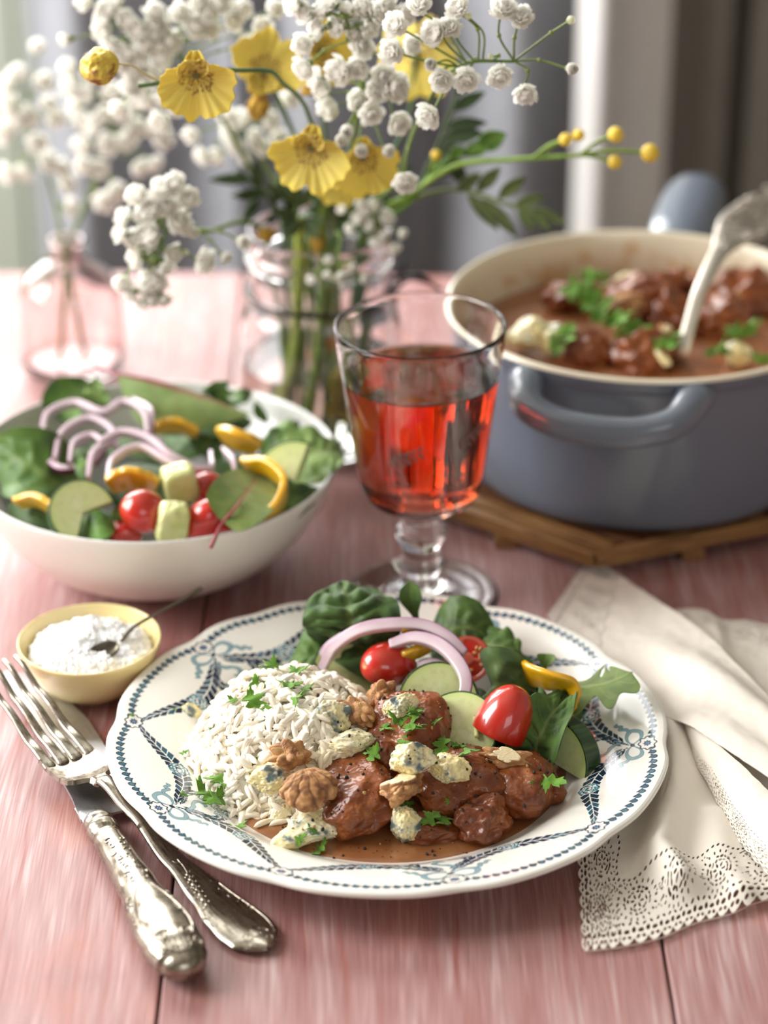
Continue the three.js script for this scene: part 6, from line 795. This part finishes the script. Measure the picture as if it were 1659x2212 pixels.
const crest = [0, 1, 2, 3].map((k) => { const A = [2.05, 1.45, 0.95, 2.5][k], L = [0.48, 0.60, 0.50, 0.34][k]; const g = sheet(10, 12, (u, v) => { const s = (u - 0.5) * (0.62 - 0.1 * k) * Math.sin(Math.PI * (0.12 + 0.72 * v)), r = L * v, c = Math.cos(A), n = Math.sin(A); return [c * r - n * s, n * r + c * s, 0.06 + 0.30 * v - 0.25 * v * v * (k % 2) + 0.5 * s * s * 3 + 0.04 * Math.sin(u * 12 + k)]; }, 0.025); return paint(g, (x, y, z, u, v) => mix3([0.78, 0.63, 0.12], [0.30, 0.09, 0.03], 0.85 * smooth(0.10, 0.28, ns(x * 11 + k, y * 11, z * 11)) * smooth(1.0, 0.5, v))); });
const eye = (() => { const l = []; for (let i = 0; i < 9; i++) { const a = i / 9 * 6.283; l.push(tube([[0, 0.02, 0.03], [Math.cos(a) * 0.12, 0.02 + Math.sin(a) * 0.12, 0.13], [Math.cos(a) * 0.24, 0.02 + Math.sin(a) * 0.2, 0.12]], 0.018, 6, 5)); } l.push(blob(3, (x, y, z) => [x * 0.12, 0.02 + y * 0.12, 0.09 + z * 0.1])); const g = merge(l); return paint(g, (x, y, z) => mix3([0.42, 0.20, 0.03], [0.22, 0.24, 0.10], smooth(0.12, 0.05, Math.hypot(x, y)))); })();
const yellowMat = phys({ color: 0xffffff, vertexColors: true, roughness: 1, transmission: 0.3, thickness: 0 });
function orchid(label, c, R0, r, stem, seed, group = null) {
  const t = thing('yellow_flower', label, 'flower', c, group), h = new THREE.Group(); t.rotation.set(0, 0, 0);
  const q = new THREE.Quaternion().setFromEuler(new THREE.Euler(...r, 'YXZ'));
  const put = (name, g) => { const m = part(name, g, yellowMat, t); m.quaternion.copy(q); m.scale.setScalar(R0); return m; };
  put('lip', lips[seed % 2]); for (const g of crest) put('crest_petal', g); put('stamens', eye);
  if (stem) part('stem', stemTube(stem.map((p) => [p[0] - c[0], p[1] - c[1], p[2] - c[2]]), 0.0011, [0.06, 0.13, 0.05], 40, 8), stemMat, t); return t;
}
orchid('sharp yellow flower with brown freckles at the upper left, on a curved stem', [-0.0877,0.2743,-0.185], 0.0197, [0, -0.05, 0.12], [[-0.1159,0.2659,-0.193], [-0.1026,0.2682,-0.193], [-0.0853,0.2724,-0.197], [-0.0682,0.2699,-0.205], [-0.0553,0.2675,-0.212], [-0.0491,0.2556,-0.23], [-0.0402,0.2393,-0.25], [-0.0352,0.1585,-0.34], jar(-0.004, 0.132, 0.01), jar(0.004, 0.012, 0.015)], 0);
orchid('yellow flower with drooping pleated lip at the centre, in front of its twin', [-0.0352,0.2265,-0.22], 0.0206, [0, -0.22, -0.06], [[-0.0354,0.2244,-0.226], [-0.0324,0.2206,-0.25], [-0.0289,0.1532,-0.34], jar(0.002, 0.132, 0.004), jar(0.012, 0.012, 0.012)], 1);
orchid('yellow flower half behind the centre one, with gypsophila buds before it', [-0.011,0.2138,-0.243], 0.0188, [0.05, 0.2, 0.15], [[-0.011,0.212,-0.248], [-0.0093,0.2064,-0.27], [-0.0201,0.1532,-0.34], jar(0.008, 0.132, 0.002), jar(0.0, 0.012, -0.012)], 0);
orchid('large softly blurred yellow flower turned upward behind the sharp one', [-0.0619,0.239,-0.3], 0.0205, [-0.25, 0.1, 2.7], [[-0.0622,0.2375,-0.305], [-0.0536,0.2147,-0.32], [-0.0381,0.1495,-0.35], jar(-0.01, 0.132, -0.004), jar(-0.008, 0.012, 0.0)], 1);
orchid('deep yellow flower facing away at the top right of the bouquet', [0.0186,0.241,-0.345], 0.0265, [0.35, 2.6, 0.4], [[0.0173,0.2382,-0.342], [0.0126,0.1988,-0.345], [-0.0126,0.1495,-0.35], jar(0.014, 0.132, -0.006), jar(0.004, 0.012, -0.016)], 0);
orchid('orange yellow flower hidden among the central gypsophila', [-0.0336,0.2458,-0.315], 0.0195, [-0.4, 0.5, 1.2], [[-0.0336,0.2449,-0.318], [-0.0319,0.2038,-0.33], [-0.0316,0.1513,-0.345], jar(0.0, 0.132, -0.012), jar(-0.014, 0.012, -0.01)], 1);
orchid('yellow flower partly behind the drooping centre flowers', [-0.0231,0.1836,-0.305], 0.0165, [0.1, 0.1, 0.5], [[-0.0232,0.1818,-0.31], [-0.025,0.155,-0.335], jar(0.004, 0.132, -0.004), jar(0.016, 0.012, -0.004)], 0);
orchid('drowned yellow flower under the water line in the jar', jar(0.012, 0.038, 0.026), 0.0200, [-0.3, 0.5, 1.9], null, 1);
{ // wilted flowers and the bud
  const wil = (label, c, s, r, seed) => { const l = []; for (let k = 0; k < 6; k++) { const a = k / 6 * 6.283; l.push(sheet(6, 8, (u, v) => { const w = (u - 0.5) * 0.7 * Math.sin(Math.PI * (0.1 + 0.75 * v)), rr = 0.35 * Math.sin(v * 2.6) + 0.08 * ns(u * 5, v * 5, k + seed), y = v * 1.25; return [Math.cos(a) * rr - Math.sin(a) * w * (0.5 + 0.5 * v), y, Math.sin(a) * rr + Math.cos(a) * w * (0.5 + 0.5 * v)]; }, 0.03)); } const g = merge(l); paint(g, (x, y, z) => mix3([0.66, 0.42, 0.05], [0.30, 0.12, 0.03], smooth(0.0, 0.35, fbm(x * 3 + seed, y * 3, z * 3, 3)))); const m = single('wilted_flower', g, yellowMat, label, 'flower', null, c); m.scale.setScalar(s); m.rotation.set(...r, 'YXZ'); return m; };
  wil('withered yellow flower hanging below the large blurred one', [-0.0624,0.2312,-0.295], 0.0125, [0.2, 0.3, 2.9], 2);
  wil('small withered yellow flower on the curved stem at the centre', [-0.042,0.237,-0.27], 0.0078, [0.3, 0.2, -0.9], 5);
  wil('faded yellow flower at the jar mouth below the drooping flowers', [-0.0352,0.1409,-0.33], 0.0095, [0, 0.2, 3.0], 7);
  wil('yellow-brown wilted flower on the left lip of the jar', [-0.0581,0.1376,-0.335], 0.0095, [0.1, 0.6, 1.4], 8);
  const b = thing('flower_bud', 'closed yellow-brown flower bud at the far left of the sharp yellow flower', 'bud', [-0.133,0.2781,-0.185]);
  const g = blob(16, (x, y, z) => { const a = Math.atan2(z, x), q = 1 + 0.13 * Math.cos(a * 5 + y * 2.5) * (1 - y * y) + 0.10 * ns(x * 3, y * 3, z * 3) + 0.05 * ns(x * 9, y * 5, z * 9); return [x * q * 0.0080, y * 0.0094, z * q * 0.0080]; }); paint(g, (x, y, z) => mix3([0.70, 0.52, 0.07], [0.28, 0.09, 0.02], smooth(0.02, 0.3, fbm(x * 260, y * 120, z * 260, 3) + 18 * x)));
  const bm = part('petals', g, phys({ color: 0xffffff, vertexColors: true, roughness: 0.35 }), b); bm.rotation.z = -1.2; const o = b.position, rl = (p) => [p[0] - o.x, p[1] - o.y, p[2] - o.z]; part('stem', stemTube([rl([-0.1252,0.2788,-0.187]), rl([-0.1184,0.2768,-0.19]), rl([-0.1134,0.2722,-0.193]), rl([-0.1061,0.2676,-0.195])], 0.0007, [0.5, 0.48, 0.3], 20, 6), stemMat, b);
}
// foliage
function branch(label, pts, leaves, col, r0, group) {
  const o = pts[0], rel = pts.map((p) => [p[0] - o[0], p[1] - o[1], p[2] - o[2]]), t = thing('leafy_branch', label, 'branch', o, group); part('stem', stemTube(rel, (q) => lerp(r0, r0 * 0.55, q), col, 40, 8), stemMat, t);
  leaves.forEach(([a, b, w], i) => { const A = [a[0] - o[0], a[1] - o[1], a[2] - o[2]], B = [b[0] - o[0], b[1] - o[1], b[2] - o[2]]; const M = A.map((k, j) => (k + B[j]) / 2 + (j === 1 ? 0.002 : 0.0008)); const g = leafGeo({ base: A, ctrl: M, tip: B, side: [B[1] - A[1], -(B[0] - A[0]), 0.3 * (B[2] - A[2]) + 0.0001], w, shape: 'lance', cup: 0.25, th: 0.0009, nu: 8, nv: 16, seed: i, col: [col[0] * 1.0, col[1] * 1.0, col[2]], dark: [col[0] * 0.6, col[1] * 0.62, col[2] * 0.7], vein: [col[0] * 1.7, col[1] * 1.5, col[2] * 1.5] }); part('leaf', g, herbMat, t); }); return t;
}
const dg = [0.045, 0.085, 0.025], ol = [0.135, 0.185, 0.055], bg = [0.11, 0.24, 0.02];
branch('dark green leafy branch rising right of the bouquet', [jar(0.02, 0.012, 0.0), jar(0.026, 0.132, 0.0), [0.0127,0.1568,-0.33], [0.0261,0.1848,-0.325], [0.0391,0.2223,-0.32]], [[[0.0355,0.2122,-0.32], [0.053,0.2239,-0.315], 0.0034], [[0.0325,0.2033,-0.32], [0.0543,0.2072,-0.315], 0.0034], [[0.0308,0.1969,-0.32], [0.0525,0.2026,-0.312], 0.0042], [[0.0285,0.1885,-0.322], [0.043,0.1909,-0.315], 0.004], [[0.0323,0.1874,-0.325], [0.0451,0.1648,-0.33], 0.004], [[0.0379,0.2198,-0.32], [0.0438,0.2323,-0.32], 0.003], [[0.025,0.1779,-0.33], [0.0388,0.1901,-0.34], 0.004], [[0.0226,0.1727,-0.33], [0.0424,0.1805,-0.33], 0.0045]], dg, 0.0019);
branch('olive needle-leaved branch hanging right towards the casserole', [jar(0.022, 0.012, -0.006), jar(0.03, 0.132, 0.006), [0.0187,0.1644,-0.32], [0.042,0.172,-0.31], [0.0638,0.1679,-0.3], [0.0782,0.1658,-0.295]], [[[0.0492,0.1721,-0.306], [0.0609,0.1879,-0.3], 0.0036], [[0.0601,0.1697,-0.302], [0.0741,0.1842,-0.296], 0.0036], [[0.0686,0.1673,-0.298], [0.0853,0.1739,-0.294], 0.0032], [[0.0758,0.1662,-0.296], [0.0964,0.1597,-0.29], 0.0034], [[0.0734,0.1662,-0.296], [0.088,0.156,-0.29], 0.003], [[0.0517,0.1686,-0.305], [0.0702,0.1499,-0.298], 0.0036], [[0.0444,0.1701,-0.308], [0.0604,0.1528,-0.3], 0.0036], [[0.071,0.166,-0.298], [0.0784,0.1548,-0.292], 0.003], [[0.0383,0.1707,-0.31], [0.0515,0.1817,-0.308], 0.0034]], ol, 0.0017);
branch('dark foliage at the left of the jar mouth under the yellow flowers', [jar(-0.02, 0.012, -0.002), jar(-0.02, 0.132, 0.002), [-0.0605,0.1532,-0.34], [-0.0728,0.1665,-0.34], [-0.0799,0.1735,-0.335]], [[[-0.0605,0.1532,-0.34], [-0.0522,0.1713,-0.33], 0.004], [[-0.0654,0.1585,-0.34], [-0.0825,0.1608,-0.33], 0.0035], [[-0.0679,0.1612,-0.34], [-0.0697,0.1801,-0.335], 0.0035], [[-0.0581,0.1478,-0.34], [-0.065,0.1481,-0.325], 0.004], [[-0.0728,0.1665,-0.34], [-0.0954,0.1665,-0.34], 0.0032], [[-0.0532,0.146,-0.345], [-0.0452,0.1638,-0.34], 0.005], [[-0.0556,0.1451,-0.34], [-0.0477,0.1409,-0.33], 0.0045], [[-0.068,0.1558,-0.34], [-0.0778,0.1462,-0.33], 0.003]], dg, 0.0018);
branch('dark foliage behind the jar mouth below the centre flowers', [jar(0.006, 0.012, -0.02), jar(0.012, 0.132, -0.008), [-0.01,0.1522,-0.35], [0.0052,0.1682,-0.35]], [[[-0.0177,0.1468,-0.35], [-0.0276,0.1638,-0.34], 0.0045], [[-0.0126,0.1495,-0.35], [0.0052,0.1558,-0.34], 0.005], [[-0.0152,0.1441,-0.35], [-0.0329,0.1433,-0.345], 0.0045], [[-0.0075,0.1549,-0.35], [-0.01,0.1673,-0.345], 0.005], [[-0.0177,0.1414,-0.35], [0.0001,0.1379,-0.345], 0.005], [[0.0001,0.1602,-0.35], [0.0152,0.1726,-0.345], 0.004], [[-0.0216,0.1406,-0.352], [-0.0432,0.1468,-0.35], 0.005]], dg, 0.0018);
branch('green shoot with a pointed bud standing right of the bouquet', [jar(0.018, 0.012, 0.012), jar(0.024, 0.132, 0.01), [0.0101,0.156,-0.325], [0.0319,0.1875,-0.31], [0.0509,0.1998,-0.3]], [[[0.0486,0.1979,-0.302], [0.0632,0.2075,-0.296], 0.0055], [[0.0415,0.193,-0.305], [0.0557,0.2013,-0.298], 0.004], [[0.0355,0.1895,-0.308], [0.0413,0.1984,-0.302], 0.0035]], bg, 0.0018);
{ // stem of small yellow pompon buds reaching right
  const pts = [jar(0.016, 0.012, -0.012), jar(0.028, 0.132, -0.002), [0.015,0.1658,-0.32], [0.0378,0.1889,-0.3], [0.0639,0.1957,-0.29], [0.092,0.2009,-0.28]], o = pts[0], rel = (p) => [p[0] - o[0], p[1] - o[1], p[2] - o[2]], t = thing('acacia_stem', 'bright green stem with small yellow pompon buds reaching far right of the bouquet', 'flower', o), gs = [stemTube(pts.map(rel), (q) => lerp(0.0019, 0.0012, q), [0.16, 0.28, 0.03], 50, 8)];
  const bd = [[0.0931,0.2113,-0.276,30],[0.0996,0.2137,-0.276,28],[0.1186,0.214,-0.276,36],[0.1187,0.1993,-0.276,32],[0.1366,0.2041,-0.276,42],[0.0274,0.1927,-0.306,24],[0.0021,0.1747,-0.306,26],[0.007,0.1755,-0.316,20]];
  const from = [[0.0768,0.1982,-0.285], [0.0803,0.1991,-0.284], [0.1003,0.2013,-0.279], [0.092,0.2009,-0.28], [0.0979,0.2018,-0.279], [0.0247,0.1752,-0.312], [0.0126,0.1624,-0.322], [0.0138,0.165,-0.322]];
  const pom = blob(10, (x, y, z) => { const q = 1 + 0.10 * Math.abs(ns(x * 9, y * 9, z * 9)); return [x * q, y * q, z * q]; }); paint(pom, (x, y, z) => mix3([0.82, 0.52, 0.02], [0.86, 0.66, 0.10], sat(0.5 + ns(x * 8, y * 8, z * 8))));
  bd.forEach((b, i) => { const p = rel(b), q = rel(from[i]); gs.push(stemTube([q, [(p[0] + q[0]) / 2, (p[1] + q[1]) / 2 + 0.002, (p[2] + q[2]) / 2], p], 0.0010, [0.18, 0.30, 0.04], 14, 6)); const m = part('pompon', pom, stemMat, t); m.position.set(...p); m.scale.setScalar(b[3] / 5400 * 1.18 * 0.5); });
  part('stem', merge(gs), stemMat, t);
}
branch('fine green foliage filling the left of the jar mouth', [jar(-0.014, 0.012, 0.01), jar(-0.014, 0.132, 0.014), [-0.0473,0.1613,-0.325], [-0.0568,0.1762,-0.32]], [[[-0.0476,0.1489,-0.33], [-0.0609,0.1566,-0.32], 0.0032], [[-0.0462,0.1549,-0.328], [-0.0345,0.1723,-0.32], 0.0036], [[-0.0473,0.1583,-0.326], [-0.064,0.1728,-0.315], 0.003], [[-0.0451,0.1462,-0.33], [-0.0535,0.1426,-0.315], 0.0032], [[-0.0497,0.1643,-0.324], [-0.0467,0.1821,-0.318], 0.003], [[-0.0439,0.1435,-0.33], [-0.031,0.1533,-0.318], 0.0034], [[-0.0451,0.1489,-0.33], [-0.0349,0.1401,-0.318], 0.003]], [0.075, 0.125, 0.03], 0.0014);
branch('fine green foliage filling the right of the jar mouth', [jar(0.012, 0.012, 0.014), jar(0.012, 0.132, 0.016), [-0.0161,0.1587,-0.325], [-0.0073,0.1762,-0.32]], [[[-0.0187,0.1489,-0.33], [-0.0309,0.1612,-0.318], 0.0034], [[-0.0174,0.1523,-0.328], [-0.0036,0.1665,-0.318], 0.0034], [[-0.0161,0.1583,-0.326], [-0.0208,0.1763,-0.316], 0.0032], [[-0.02,0.1449,-0.33], [-0.0074,0.1433,-0.32], 0.003], [[-0.02,0.1435,-0.33], [-0.0286,0.1395,-0.316], 0.003], [[-0.0123,0.1643,-0.324], [0.0026,0.173,-0.318], 0.003], [[-0.0149,0.1542,-0.33], [0.0051,0.1526,-0.32], 0.0034]], [0.065, 0.115, 0.028], 0.0014);
// thick cut stems standing in the jar
for (const [l, a, b, r, c] of [['thick pale green cut stem at the left inside the jar', jar(-0.022, 0.012, 0.018), [-0.0456,0.1433,-0.345], 0.0034, [0.24, 0.30, 0.05]], ['thick green cut stem in the middle of the jar', jar(-0.008, 0.012, 0.024), [-0.0328,0.1513,-0.345], 0.0026, [0.14, 0.21, 0.035]], ['slender grey-green cut stem at the right inside the jar', jar(0.006, 0.012, 0.026), [-0.0278,0.1486,-0.345], 0.0022, [0.16, 0.20, 0.09]]]) single('cut_stem', stemTube([[0, 0, 0], [(b[0] - a[0]) * 0.5 + 0.003, (b[1] - a[1]) * 0.5, (b[2] - a[2]) * 0.5], [b[0] - a[0], b[1] - a[1], b[2] - a[2]]], r, c, 30, 12), stemMat, l, 'stem', null, a);
renderer.render(scene, camera);
